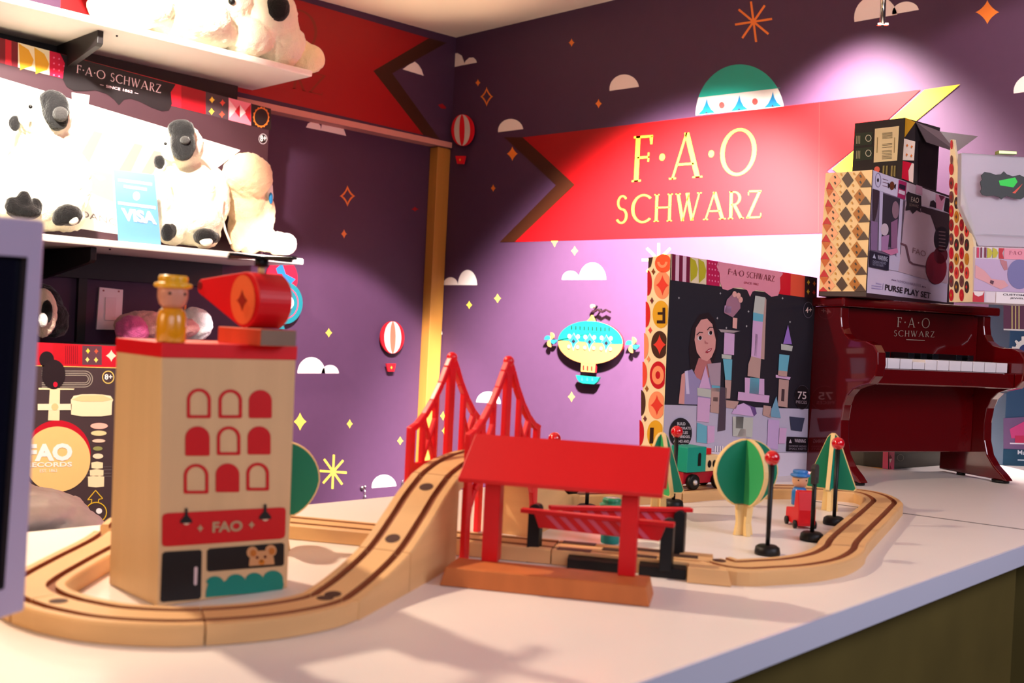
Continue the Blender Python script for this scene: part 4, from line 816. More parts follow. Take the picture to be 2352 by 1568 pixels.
for x0, x1, y in ((1012, 1130, 1340), (1012, 1128, 1358)): text(m, CF, 'CHOKING HAZARD' if y == 1340 else 'SMALL PARTS', zc(x0, y+12), zc(x1, y+15), zc(x0, y), ink(150, 136, 150), 6)
m.build('front_print', ct, fix=False)
# side print with circles and letters
m = MB(); ed = lambda y: 236-58*(y-65)/1265; le = lambda y: 89-66*(y-90)/1250
m.dec(CS, zz(zc, [(89, 91), (236, 66), (171, 1600), (24, 1540)]), CREAMI, 1)
def DS(pts, mat, k=2): m.dec(CS, zz(zc, pts), mat, k)
for y, c in ((130, ink(246, 90, 50)), (275, SALM), (470, GOLD2), (672, ink(70, 40, 30)), (875, CRIM), (1075, SALM), (1268, GOLD2), (1460, CRIM)):
    e = ed(y); rx = 50; o = [(min(px_*1., ed(py_)-1), py_) for px_, py_ in ell(e-46, y, 56, 92 if y > 150 else 62)]
    DS(o, c)
    if y in (275, 672, 1075): DS([(min(a, ed(b2)-1), b2) for a, b2 in spark(e-44, y, 44, 70, 2.9)], ink(226, 60, 50), 3)
    if y == 470: DS([(e-72, 510), (e-72, 530), (e-16, 530), (e-16, 425), (e-34, 425), (e-34, 510)], ink(50, 26, 20), 3); DS([(e-66, 455), (e-66, 472), (e-34, 472), (e-34, 455)], ink(50, 26, 20), 3)
    if y == 875: m.ring(CS, zz(zc, ell(e-46, y, 40, 62)), zz(zc, ell(e-46, y, 16, 26)), SALM, 3)
    if y == 130: m.ring(CS, zz(zc, ell(e-50, y-10, 34, 40, 180, 360)), zz(zc, ell(e-50, y-10, 18, 22, 180, 360)), SALM, 3)
    if y == 1268: DS([(e-80, 1225), (e-55, 1225), (e-60, 1330), (e-85, 1330)], ink(50, 26, 20), 3)
for y, c in ((260, CRIM), (470, ink(220, 40, 40)), (680, SALM), (870, ink(236, 80, 60)), (1060, ink(80, 50, 40)), (1260, CRIM), (1450, SALM)): DS(ell(le(y)+1, y, 30, 86, -90, 90, 16), c)
DS([(89, 92), (118, 88), (104, 150), (86, 165)], ink(60, 36, 30), 2)
for x, y, c in ((122, 185, ink(130, 60, 20)), (112, 378, ink(110, 40, 40)), (101, 575, ink(226, 60, 60)), (90, 768, ink(240, 150, 100)), (78, 965, ink(150, 90, 40)), (66, 1165, ink(110, 60, 60))): DS(spark(x, y, 14, 25), c, 3)
m.build('side_print', ct, fix=False)

# ================================================================== PURSE PLAY SET BOX (on the piano)
zp_ = zoom(1880, 380, 4.9); ZL = .2407
c0 = Tz(1990, 682, ZL); d_ = np.array([math.cos(math.radians(2)), math.sin(math.radians(2))]); e2 = np.array([-d_[1], d_[0]])
RF = vplane(c0, d_); LF = vplane(c0, e2)
Cb, Ct = c0.copy(), RF(*zp_(612, 50)); Rb, Rt = RF(2192, 694), RF(2192, 452); LF = edgeplane(Cb, Ct, e2); Lb, Lt = LF(1880, 671), LF(*zp_(80, 85))
for p in (Cb, Rb, Lb): p[2] = ZL
t = thing('purse_play_set_box', 'white purse play set box with a harlequin diamond side', 'toy box', (Rb+Lb)/2)
ct = hexbox('carton', t, Cb, Ct, Lb, Lt, Rb, Rt, ink(60, 40, 44))
m = MB(); D = lambda pts, mat, k=2: m.dec(RF, zz(zp_, pts), mat, k)
D([(610, 52), (1496, 372), (1440, 1540), (540, 1432)], ink(222, 206, 228), 1)
D([(612, 60), (990, 185), (970, 385), (604, 258)], ink(222, 214, 236), 2); D([(985, 185), (1490, 372), (1480, 545), (965, 385)], ink(232, 214, 226), 2)
D([(600, 262), (970, 388), (915, 1000), (780, 1010), (770, 1180), (556, 1140), (575, 800)], ink(120, 104, 126), 3)
D([(600, 262), (672, 285), (662, 430), (640, 560), (596, 700)], ink(60, 44, 56), 4); D([(675, 290), (712, 300), (690, 960), (660, 955)], ink(206, 196, 226), 4.4); D([(700, 310), (905, 375), (890, 700), (860, 930), (690, 900)], ink(56, 50, 62), 4)
D([(905, 375), (938, 386), (900, 1030), (860, 1020)], ink(206, 196, 222), 4.4); m.dec(RF, ell(*zp_(728, 720), 9, 14), ink(214, 196, 206), 5); m.dec(RF, ell(*zp_(850, 500), 8, 20), ink(150, 116, 130), 5)
D([(690, 800), (780, 780), (760, 980), (690, 960)], ink(176, 130, 176), 5); D([(800, 640), (875, 600), (870, 940), (800, 930)], ink(150, 104, 140), 5); D([(575, 620), (650, 640), (640, 960), (570, 950)], ink(140, 110, 150), 5)
D([(690, 960), (870, 930), (880, 980), (800, 1010)], ink(214, 130, 170), 5.5); D([(780, 1010), (905, 1030), (880, 1190), (770, 1170)], ink(206, 196, 220), 5)
D([(940, 395), (1480, 545), (1450, 1330), (1210, 1285), (880, 1190), (905, 1000)], ink(206, 178, 190), 3)
D([(1140, 455), (1480, 550), (1472, 820), (1330, 790), (1250, 560), (1140, 520)], ink(60, 44, 44), 4); m.dec(RF, ell(*zp_(1370, 830), 17, 30), ink(26, 20, 22), 5)
for i in range(6): D([(1335, 735+i*40), (1410, 745+i*40), (1408, 758+i*40), (1333, 748+i*40)], ink(110, 84, 84), 6)
m.dec(RF, ell(*zp_(1310, 1150), 24, 38), ink(130, 16, 34), 5); m.dec(RF, ell(*zp_(1360, 1010), 16, 20), ink(100, 20, 30), 5)
for a, c in (((905, 875), (970, 900)), ((970, 900), (1010, 1080)), ((1010, 1080), (1050, 1110)), ((1050, 1110), (1200, 1140))): m.dec(RF, lin2(zp_(*a), zp_(*c), 4.2), ink(116, 76, 86), 5)
text(m, RF, 'FAO', zp_(1042, 985), zp_(1190, 1030), zp_(1046, 920), ink(150, 110, 116), 5, .01)
D([(560, 955), (778, 1015), (770, 1185), (556, 1140)], ink(34, 34, 54), 6); text(m, RF, 'WARNING', zp_(640, 1058), zp_(752, 1082), zp_(644, 1004), ink(200, 200, 220), 7, .01); D([(586, 1040), (622, 1048), (604, 990)], ink(200, 200, 220), 7)
text(m, RF, 'CHOKING HAZARD', zp_(586, 1092), zp_(736, 1116), zp_(588, 1064), ink(160, 160, 186), 7); text(m, RF, 'NOT FOR UNDER 3', zp_(586, 1122), zp_(712, 1142), zp_(588, 1098), ink(160, 160, 186), 7)
D([(975, 320), (992, 292), (1015, 305), (1140, 345), (1142, 470), (1130, 490), (1135, 530), (1090, 505), (1045, 545), (1015, 500), (965, 510), (968, 470), (980, 440)], ink(40, 36, 36), 5)
text(m, RF, 'FAO', zp_(1020, 410), zp_(1108, 425), zp_(1024, 350), ink(200, 186, 170), 6, .01); text(m, RF, 'SCHWARZ', zp_(1002, 455), zp_(1105, 475), zp_(1005, 425), ink(150, 130, 120), 6)
m.ring(RF, zz(zp_, ell(662, 165, 34, 82)), zz(zp_, ell(662, 165, 28, 74)), ink(150, 140, 170), 3); m.dec(RF, ell(*zp_(660, 165), 2, 4.5), BLK2, 3); m.dec(RF, ell(*zp_(815, 228), 5.4, 10), ink(110, 56, 30), 4); D([(770, 190), (800, 225), (775, 260)], BLK2, 3.5); D([(862, 205), (830, 232), (856, 270)], BLK2, 3.5)
for y in (160, 195, 235): D([(712, y-12), (775, y+6), (775, y+11), (712, y-7)], ink(110, 40, 60), 3)
D([(895, 160), (985, 190), (968, 385), (880, 355)], ink(180, 40, 100), 2.5); D([(900, 205), (970, 228), (966, 280), (896, 255)], ink(40, 30, 50), 3); D([(895, 270), (965, 292), (960, 335), (890, 312)], ink(232, 216, 230), 3)
D([(1160, 240), (1090, 215), (1085, 310), (1160, 340)], ink(222, 170, 196), 3); D([(1310, 320), (1420, 355), (1380, 505), (1310, 480)], ink(226, 150, 176), 3); D([(1340, 330), (1415, 350), (1370, 400)], ink(110, 40, 60), 4); D([(1240, 460), (1250, 405), (1280, 390), (1310, 420), (1312, 480)], ink(40, 30, 34), 4); D([(1420, 360), (1494, 380), (1480, 545), (1400, 510)], ink(36, 26, 30), 4)
text(m, RF, 'FASHION FABULOUS', zp_(872, 1308), zp_(1142, 1365), zp_(874, 1282), ink(150, 130, 160), 3); 
for x, y in ((820, 1286), (838, 1290), (856, 1294), (1160, 1362), (1176, 1366), (1192, 1370)): m.dec(RF, spark(*zp_(x, y), 1.7, 2.4), ink(110, 80, 120), 3)
text(m, RF, 'PURSE PLAY SET', zp_(740, 1402), zp_(1250, 1498), zp_(745, 1335), ink(48, 34, 40), 3, .022)
for y in (1318, 1345, 1372): D([(590 if y > 1320 else 640, y), (700, y+14), (700, y+24), (590 if y > 1320 else 640, y+10)], ink(176, 160, 206), 3)
D([(720, 1325), (724, 1326), (716, 1400), (712, 1399)], ink(176, 160, 206), 3)
m.build('front_print', ct, fix=False)
# harlequin side
hclip = lambda q: (max(q[0], 82-76*(min(q[1], 1416)-87)/1331), min(q[1], 1416))
m = MB(); D = lambda pts, mat, k=2: m.dec(LF, zz(zp_, [hclip(q) for q in pts]), mat, k)
D([(80, 87), (608, 48), (532, 1422), (5, 1418)], ink(240, 206, 150), 1)
DKB, AMB, TN2, PCH = ink(70, 44, 36), ink(176, 108, 30), ink(250, 226, 170), ink(246, 176, 130)
def dia(cx, cy, rx, ry, mat, k): D([(cx, cy-ry), (cx+rx, cy+8), (cx, cy+ry), (cx-rx, cy-8)], mat, k)
for r in range(8):
    y = 160+r*197.0; s_ = -11.0*r
    if r < 7: dia(332+s_, y, 66, 92, DKB, 3)
    for cx, mt, dot in ((262, TN2, ink(206, 150, 60)), (404, TN2, ink(206, 150, 60)), (192, PCH, BLK2), (478, AMB, BLK2)):
        yy = y-98 if cx in (262, 404) else y+6-(0 if cx == 192 else 10)
        if cx in (262, 404): yy = y-92+ (0 if cx == 262 else -6)
        if 60 < yy < 1420: 
            if cx in (192, 478): dia(cx+s_, yy, 66, 92, mt, 2.4)
            dy = 34
            for sg in (-1, 1): 
                if 75 < yy+sg*dy < 1400: dia(cx+s_+(70 if 0 else 0), yy+sg*dy, 13, 18, dot, 4)
    if r < 7:
        D([(606+s_*1.02, y+82), (474+s_, y+88), (545+s_, y-10)], DKB, 3.5)
        D([(122+s_, y+22), (176+s_, y+112), (118+s_, y+106), (64+s_, y+106) if r > 1 else (90+s_, y+106)], CRIM, 3.5); D([(90+s_ if r < 2 else 64+s_, y+108), (176+s_, y+114), (118+s_, y+198)], ink(200, 100, 40), 3.5)
m.build('side_print', ct, fix=False)

# ================================================================== DARK BOX BEHIND IT
zq = zoom(1860, 260, 3.4085); c0 = Dp(*zq(722, 640), 1.66); c0[2] = ZL; d2_ = np.array([math.cos(math.radians(-8)), math.sin(math.radians(-8))]); e3 = np.array([-math.sin(math.radians(8+180-62)), math.cos(math.radians(8+180-62))]); e3 = np.array([-d2_[1], d2_[0]])
QF, QL = vplane(c0, d2_), vplane(c0, e3)
Ct = QF(*zq(745, 34)); Rt, Rb = QF(*zq(1020, 145)), QF(*zq(985, 690)); QL = edgeplane(c0, Ct, e3); Lt, Lb = QL(*zq(352, 78)), QL(*zq(318, 600))
for p in (Rb, Lb): p[2] = ZL
Rt = Ct+(Rb-c0)*(np.linalg.norm((Rt-Ct)[:2])/np.linalg.norm((Rb-c0)[:2])); 
t = thing('dark_toy_box', 'dark box with barcode end standing behind the harlequin box', 'toy box', (Rb+Lb)/2)
ct = hexbox('carton', t, c0, Ct, Lb, Lt, Rb, Rt, ink(44, 36, 38))
m = MB(); D = lambda pts, mat, k=2: m.dec(QL, zz(zq, pts), mat, k)
D([(512, 122), (702, 100), (686, 370), (502, 386)], ink(246, 226, 176), 2)
for x0, x1, ys in ((570, 650, (150, 158, 166, 174, 184, 192)), (570, 648, (236, 246, 262)), (568, 646, (290, 298, 310, 322, 334, 344, 352))):
    for y in ys: D([(x0, y+6), (x1, y-1), (x1, y+2), (x0, y+9)], ink(60, 46, 30), 3)
for x in (530, 665): D([(x, 190), (x+6, 190), (x+2, 310), (x-4, 310)], ink(150, 130, 80), 3)
for y in (158, 275):
    D([(358, y), (495, y-12), (490, y+85), (355, y+100)], ink(46, 58, 44), 2); m.ring(QL, ell(*zq(462, y+38), 7, 8), ell(*zq(462, y+38), 5.4, 6.4), ink(220, 216, 190), 3)
    for i in range(3): D([(368+i*12, y+20), (374+i*12, y+18), (372+i*12, y+80), (366+i*12, y+82)], ink(180, 176, 140), 3)
for x0 in (575, 600, 640, 662): D([(x0, 412), (x0+14, 410), (x0+10, 500), (x0-4, 490)], ink(150, 136, 80), 3)
m.dec(QL, ell(*zq(530, 440), 6.5, 7), ink(240, 110, 90), 3); m.build('end_print', ct, fix=False)
m = MB(); D = lambda pts, mat, k=2: m.dec(QF, zz(zq, pts), mat, k)
D([(745, 36), (824, 70), (738, 192)], ink(206, 150, 30), 2); D([(735, 198), (822, 222), (812, 370), (724, 368)], ink(240, 220, 200), 2); D([(724, 372), (796, 390), (770, 440), (772, 530), (716, 510)], ink(206, 16, 50), 2); D([(796, 390), (812, 395), (806, 545), (772, 530), (768, 450)], ink(240, 210, 196), 2)
for x, y in ((757, 252), (793, 262), (754, 325), (790, 333)): m.dec(QF, spark(*zq(x, y), 3, 4.5), ORG, 3)
D([(850, 215), (1000, 262), (975, 640), (846, 560)], ink(26, 14, 14), 2); m.build('front_print', ct, fix=False)
m = MB(); f = [QF(*zq(826, 68), .0006), QF(*zq(1018, 142), .0006), QF(*zq(1165, 198), .034), QF(*zq(1015, 318), .03), QF(*zq(860, 232), .012)]; m.prism(f, -QF.n*.0012, ink(70, 56, 62)); m.build('open_flap', t)

# ================================================================== JEWELRY CASE SET
zj = zoom(2180, 300, 3.733); c0 = Dp(*zj(212, 1470), 1.33); c0[2] = ZL; dj = np.array([math.cos(math.radians(-42)), math.sin(math.radians(-42))]); ej = np.array([-dj[1], dj[0]])
JF = vplane(c0, dj); JS = vplane(c0, np.array([math.cos(math.radians(66)), math.sin(math.radians(66))]))
t = thing('jewelry_kit', 'clear case jewelry craft kit with oval patterned side on the piano', 'toy box', c0+np.array([*dj, 0])*.05)
m = MB(); side = [(0, 1476), (208, 1474), (216, 1000), (190, 850), (150, 690), (110, 540), (62, 230), (48, 170), (38, 76), (12, 78), (6, 300)]
P = [JS(*zj(*p)) for p in side]; P[0][2] = P[1][2] = ZL; m.prism(P, JS.n*-.004, CREAMI); m.build('side_card', t)
m = MB(); D = lambda pts, mat, k=2: m.dec(JS, zz(zj, pts), mat, k); OV = [CRIM, ink(60, 40, 36), ink(150, 20, 30), ink(196, 130, 30), ink(110, 60, 60), ink(216, 60, 50)]
random.seed(3)
for i in range(4):
    for j in range(10):
        x, y = 22+i*44+(0), 330+j*120+(i % 2)*50
        lim = np.interp(y, [76, 170, 540, 850, 1000, 1476], [38, 48, 110, 190, 216, 208])
        if x+22 < lim and y < 1440: mt = OV[(i*3+j*2) % 6]; D(ell(x, y, 19, 52), mt, 2); D(spark(x, y, 9, 26), OV[(i+j) % 6], 3)
for y in (120, 250): D(ell(24, y, 11, 40), OV[y % 6], 2)
m.build('oval_print', t, fix=False)
JB = [JF(*zj(*p)) for p in ((225, 992), (760, 1012), (760, 1492), (208, 1474))]; JB[3][2] = JB[2][2] = ZL; bk_ = np.array([*ej, 0])
m = MB(); m.prism(JB, bk_*.05, ink(226, 214, 222)); m.build('card_insert', t, .0005)
m = MB(); D = lambda pts, mat, k=2: m.dec(JF, zz(zj, pts), mat, k)
for x0, x1, mt in ((235, 256, MAG), (268, 282, ink(120, 20, 60)), (300, 318, ink(120, 20, 60))): D([(x0, 1000), (x1, 1001), (x1-2, 1090), (x0-2, 1088)], mt)
for x in (325, 372): D([(x, 1002), (x+32, 1016), (x+46, 1048), (x+30, 1086), (x-2, 1092)], OLV)
D([(425, 1006), (470, 1008), (455, 1050), (466, 1098), (424, 1096)], CRIM); D([(470, 1008), (760, 1016), (760, 1112), (466, 1100)], PINKL); logo(m, JF, 'F·A·O S', zj(512, 1062), zj(655, 1066), zj(514, 1030), ink(150, 60, 90), 3)
D([(222, 1094), (760, 1114), (760, 1392), (208, 1370)], ink(196, 170, 206)); D([(222, 1150), (300, 1200), (360, 1270), (470, 1285), (505, 1330), (440, 1360), (370, 1330), (290, 1290), (220, 1260)], ink(224, 160, 166), 3); D([(430, 1100), (490, 1120), (498, 1190), (470, 1198), (440, 1140)], ink(190, 120, 130), 3)
m.dec(JF, ell(*zj(600, 1230), 28, 34), ink(120, 116, 170), 3); D([(350, 1280), (380, 1290), (370, 1320), (345, 1305)], ink(90, 40, 60), 4)
D([(200, 1386), (298, 1372), (296, 1470), (196, 1466)], CRIM, 3); D([(205, 1384), (296, 1376), (280, 1410), (245, 1422), (215, 1408)], ink(240, 226, 226), 4); D([(400, 1382), (760, 1396), (760, 1490), (396, 1478)], ink(240, 232, 236), 3)
text(m, JF, 'CUSTOM CRAFT', zj(456, 1412), zj(790, 1424), zj(457, 1396), ink(60, 50, 60), 4, .015); text(m, JF, 'JEWELRY BOX', zj(516, 1445), zj(790, 1456), zj(517, 1428), ink(60, 50, 60), 4, .015)
m.build('insert_print', t, fix=False)
CLR = M('clear_acrylic', (226, 224, 232), .12, spec=.5, var=.0); CLR.node_tree.nodes['Principled BSDF'].inputs['Transmission Weight'].default_value = .55; CLR.node_tree.nodes['Principled BSDF'].inputs['IOR'].default_value = 1.2
Jc = [JF(*zj(*p), -.006) for p in ((272, 985), (760, 1000), (760, 225), (125, 182), (118, 640))]
m = MB(); m.prism([p.copy() for p in Jc], bk_*.010, CLR); m.build('clear_case', t, .001)
m = MB(); m.dec(JF, zz(zj, [(272, 883), (760, 908), (760, 914), (272, 889)]), ink(150, 150, 160), 1); m.build('case_line', t, fix=False)
m = MB(); pq = [(270, 385), (300, 355), (345, 362), (395, 380), (440, 375), (465, 350), (490, 375), (540, 392), (600, 380), (660, 410), (655, 560), (610, 590), (550, 580), (490, 560), (462, 575), (444, 590), (425, 570), (380, 558), (320, 562), (280, 552), (262, 520), (275, 500), (262, 440), (280, 420)]
JG = Plane(JF.p, JF.n); m.cut(JG, zz(zj, pq), .0004, .0016, ink(34, 40, 36)); m.dec(JG, zz(zj, [(420, 430), (560, 402), (580, 440), (545, 488), (430, 470)]), ink(30, 226, 70), 4.6); m.dec(JG, zz(zj, [(535, 535), (625, 455), (600, 490), (560, 540)]), ink(226, 80, 50), 4.6); m.build('name_plaque', t, fix=False)  # bright green patch paints the glint on the plaque
m = MB(); m.prism([JF(*zj(*p), .002) for p in ((420, 170), (575, 178), (575, 206), (420, 200))], bk_*.01, M('gilt_green_clasp', (170, 190, 120), .3, metal=.8)); m.build('clasp', t, .0005)

# ================================================================== BOXES BEHIND THE PIANO
c0 = Tz(2041, 1078); l0, r0 = Tz(1925, 1062), Tz(2195, 1066); up = np.array([0, 0, .2396]); l0 = c0+(l0-c0)
for p in (c0, l0, r0): p[2] = .0004
t = thing('boxed_toy', 'dark toy box with a pink corner glimpsed beneath the piano', 'toy box', (l0+r0)/2)
ct = hexbox('carton', t, c0, c0+up, l0, l0+up, r0, r0+up, ink(60, 54, 44))
zu = zoom(1940, 1000, 5.226); UL, UR = vplane(c0, (l0-c0)[:2]), vplane(c0, (r0-c0)[:2])
m = MB(); m.dec(UL, zz(zu, [(462, 150), (526, 150), (522, 402), (455, 392)]), ink(226, 90, 120)); m.dec(UR, zz(zu, [(528, 150), (598, 150), (590, 406), (530, 410)]), ink(214, 80, 110))
m.dec(UR, zz(zu, [(540, 225), (566, 272), (530, 274)]), ink(120, 10, 30), 2); m.dec(UR, zz(zu, [(530, 280), (562, 278), (540, 330)]), ink(240, 216, 200), 2); m.dec(UR, zz(zu, [(540, 350), (558, 398), (530, 402)]), ink(120, 10, 30), 2)
m.dec(UL, zz(zu, [(0, 345), (455, 388), (454, 402), (0, 360)]), ink(230, 160, 60), 2); m.ring(UR, ell(*zu(665, 265), 8, 8), ell(*zu(665, 265), 6.6, 6.6), ink(120, 110, 96), 2); m.build('corner_print', ct, fix=False)
bp = Dp(2302, 1080, 1.66); bp[2] = .0004; bd = np.array([math.cos(math.radians(-36)), math.sin(math.radians(-36))]); BF = vplane(bp, bd); q1 = bp+np.array([*bd, 0])*.20; bkk = np.array([-bd[1], bd[0], 0])*.06; up = np.array([0, 0, .292])
t = thing('boxed_toy', 'blue toy box with a pink picture behind the right end of piano', 'toy box', (bp+q1)/2)
ct = hexbox('carton', t, bp, bp+up, bp+bkk, bp+bkk+up, q1, q1+up, ink(54, 84, 116))
m = MB(); D = lambda pts, mat, k=2: m.dec(BF, pts, mat, k)
D([(2304, 668), (2474, 678), (2474, 762), (2304, 756)], ink(110, 66, 90))
for x in (2322, 2330, 2338): D([(x, 690), (x+3, 690), (x+3, 755), (x, 755)], ink(214, 196, 130), 3)
D([(2304, 754.5), (2474, 760), (2474, 764), (2304, 758)], ink(240, 232, 226), 3)
gear = [(2352+26*(1+.14*math.copysign(1, math.sin(10*a)))*math.cos(a), 806+30*(1+.14*math.copysign(1, math.sin(10*a)))*math.sin(a)) for a in np.linspace(0, 2*math.pi, 80, endpoint=False)]
D(gear, ink(240, 236, 226), 3); m.dec(BF, ell(2352, 806, 13, 15), ink(60, 70, 120), 4)
D([(2304, 960), (2474, 950), (2474, 1036), (2304, 1030)], ink(120, 90, 130), 2); D([(2318, 985), (2350, 968), (2480, 962), (2480, 1004), (2322, 1006)], ink(206, 70, 130), 3); D([(2330, 1000), (2480, 998), (2480, 1018), (2330, 1018)], ink(196, 50, 90), 3.4)
D([(2304, 1031), (2474, 1037), (2474, 1074), (2304, 1070)], ink(30, 74, 100), 3); text(m, BF, 'Ma', (2336, 1043), (2354, 1044), (2336, 1033), ink(226, 232, 240), 4, .015)
D([(2318, 1016), (2352, 1017), (2352, 1020), (2318, 1019)], ink(226, 216, 230), 4); D([(2336, 1054), (2360, 1055), (2360, 1058), (2336, 1057)], ink(190, 206, 216), 4)
m.build('front_print', ct, fix=False)

# ================================================================== TABLET IN A GREY FRAME
FRM = M('lavender_grey_plastic', (176, 164, 196), .35, spec=.5, var=.02)
tp = Dp(58, 1400, .50); TPn = vplane(tp, (math.cos(math.radians(18)), math.sin(math.radians(18)))); bkd = -TPn.n
t = thing('tablet_display', 'grey framed tablet display with dark screen at the left edge', 'tablet', (*Dp(-420, 1500, .58)[:2], 0))
O_ = [(105, 506), (-420, 452), (-420, 1560), (58, 1403)]; I_ = [(64, 590), (-400, 560), (-400, 1478), (10, 1352)]; G_i = [(56, 600), (-396, 568), (-396, 1470), (3, 1345)]
m = MB(); fo = [TPn(*p) for p in O_]; fi = [TPn(*p) for p in I_]; bo = [p+bkd*.016 for p in fo]; n4 = 4
m.add(fo+fi+bo, [(j, (j+1) % 4, 4+(j+1) % 4, 4+j) for j in range(4)]+[(j, 8+j, 8+(j+1) % 4, (j+1) % 4) for j in range(4)]+[(11, 10, 9, 8)], FRM)
fi2 = [p+bkd*.004 for p in fi]; m.add(fi+fi2, [(j, (j+1) % 4, 4+(j+1) % 4, 4+j) for j in range(4)], M('dark_bezel', (60, 50, 52), .4)); m.build('frame', t, .0018, fix=False)
m = MB(); m.add(fi2, [(0, 1, 2, 3)], M('dark_tablet_glass', (12, 14, 28), .12, spec=.5)); m.build('screen', t, fix=False)
m = MB(); ctr_ = sum(fo)/4+bkd*.017; bs = np.array([*Dp(-420, 1500, .58)[:2], 0]); m.tube([ctr_, ctr_+bkd*.03, np.array([bs[0], bs[1], .08]), np.array([bs[0], bs[1], .006])], .008, FRM, 14); m.build('stand_arm', t)
m = MB(); m.lathe([(.0001, .0003), (.05, .0003), (.05, .005), (.046, .007), (.0001, .008)], bs, FRM); m.build('stand_base', t)

# ================================================================== WALL SHELVES
SF = Plane((0, 2.387, 0), (0, -1, 0)); XE = 1.602
zU0 = .822; zU1 = zU0+.017; zl1 = float(SF(700, 594)[2]); zl0 = zl1-.017
def shelf(z0, z1, yb, label, gx, gy):
    t = thing('wall_shelf', label, 'shelf', ((XE-.5)/2, yb, z0), 'white display shelves on the left wall')
    m = MB(); m.box(((XE-.5)/2, (2.387+yb)/2, (z0+z1)/2), (XE+.5, yb-2.387, z1-z0), SHELFM); m.build('board', t, .004)
    bx = Plane((0, 2.43, 0), (0, -1, 0))(gx, gy)[0]
    for x in (bx, bx-.75):
        m = MB(); m.prism([(x, 2.43, z0-.0005), (x, 2.43, z0-.030), (x, 2.44, z0-.036), (x, yb-.001, z0-.075), (x, yb-.001, z0-.0005)], (.014, 0, 0), DBLK); m.build('bracket', t, .001)
    m = MB(); m.lathe([(.0025, 0), (.0025, .003)], (bx+.05, 2.44, z0-.003), DBLK, n=8); m.build('screw', t)
    m = MB(); m.box(((XE-.06-.5)/2, yb-.0105, z0-.034), (XE-.06+.5, .02, .066), DBLK); m.build('wall_cleat', t)
    return bx
shelf(zU0, zU1, YL-.0405, 'upper white wall shelf carrying the large reclining plush dog', 224, 90)
bx = shelf(zl0, zl1, YL-.0005, 'lower white wall shelf carrying three sitting plush toys and a box', 208, 585)
m = MB(); m.box((WL(183, 700)[0], YL-.008, -.03), (.022, .015, .80), DBLK); m.build('shelf_upright', **tg('black slotted shelf upright on the wall left of the switch', 'shelf upright'))

# ================================================================== BOXES ON AND UNDER THE SHELF
za = zoom(0, 0, 3.0158)
MF = Plane((0, 2.60, 0), (0, -1, 0)); tr, br = MF(622, 252), MF(604, 560); xr_ = (tr[0]+br[0])/2; zt3 = tr[2]; xl_ = MF(-260, 60)[0]
t = thing('piano_mat_box', 'large box with a giant piano keyboard picture behind the plush toys', 'toy box', ((xl_+xr_)/2, 2.66, zl1))
m = MB(); m.box(((xl_+xr_)/2, 2.6575, (zl1+zt3)/2), (xr_-xl_, .115, zt3-zl1-.0006), ink(60, 36, 44)); ct = m.build('carton', t, .001)
m = MB(); D = lambda pts, mat, k=2: m.dec(MF, zz(za, pts), mat, k)
tp_ = lambda x: 262+(x)*.2618; bt_ = lambda x: 435+(x)*.250
def bnd(x0, x1, mat, k=2): D([(x0, tp_(x0)), (x1, tp_(x1)), (x1, bt_(x1)), (x0, bt_(x0))], mat, k)
bnd(-400, 1430, CRIM, 1.5)
for x0, x1, mt in ((-60, 36, ink(110, 10, 26)), (36, 78, CRIM), (78, 124, ink(110, 10, 26)), (124, 342, ink(240, 226, 190)), (342, 450, ink(206, 16, 60)), (1190, 1255, CRIM), (1255, 1424, ink(150, 8, 24)), (1424, 1582, ink(70, 54, 60)), (1582, 1738, ink(240, 130, 150)), (1738, 1876, ink(22, 16, 18))): bnd(x0, x1, mt)
for x in (128, 236): D([(x, tp_(x)+4), (x+70, tp_(x)+50), (x+104, tp_(x)+120), (x+90, bt_(x)-10), (x+10, bt_(x)+18)], GOLD2, 3)
for i in range(3):
    for j in range(4): m.dec(MF, ell(*za(372+i*36, tp_(372)+40+j*40+i*9), 2.2, 2.2, n=8), ink(240, 110, 150), 3)
for x, y, c in ((1467, 692, YEL), (1540, 712, ink(226, 80, 60)), (1464, 772, YEL), (1536, 792, ink(226, 80, 60))): m.dec(MF, spark(*za(x, y), 7, 8.5), c, 3)
D([(1585, 690), (1640, 760), (1588, 815)], ink(250, 200, 206), 3); D([(1625, 770), (1660, 725), (1660, 815)], CRIM, 3.5); D([(1660, 725), (1700, 780), (1660, 815)], ink(246, 220, 220), 3.5); D([(1736, 720), (1690, 775), (1736, 850)], CRIM, 3)
gr = lambda r1, r2: [(za(1808, 812)[0]+(r1 if i % 2 else r2)*math.cos(2*math.pi*i/32)*.86, za(1808, 812)[1]+(r1 if i % 2 else r2)*math.sin(2*math.pi*i/32)*1.1) for i in range(32)]
m.ring(MF, gr(20, 22.5), [(x0, y0) for x0, y0 in ell(*za(1808, 812), 15.5, 19.5, n=32, a0=0, a1=-360)][:32], ORG, 3)
D([(415, 372), (1215, 585), (1180, 640), (1190, 720), (1165, 765), (1120, 770), (1050, 745), (960, 700), (900, 682), (855, 690), (822, 728), (790, 690), (740, 650), (660, 625), (590, 630), (510, 630), (460, 600), (432, 545), (448, 440)], ink(22, 16, 20), 4)
logo(m, MF, 'F·A·O SCHWARZ', za(526, 505), za(1112, 646), za(530, 448), ink(240, 206, 216), 6); text(m, MF, 'SINCE 1862', za(730, 606), za(915, 646), za(732, 588), ink(230, 196, 206), 6, .012)
D([(690, 585), (715, 591), (715, 594), (690, 588)], ink(230, 196, 206), 6); D([(930, 642), (955, 648), (955, 651), (930, 645)], ink(230, 196, 206), 6)
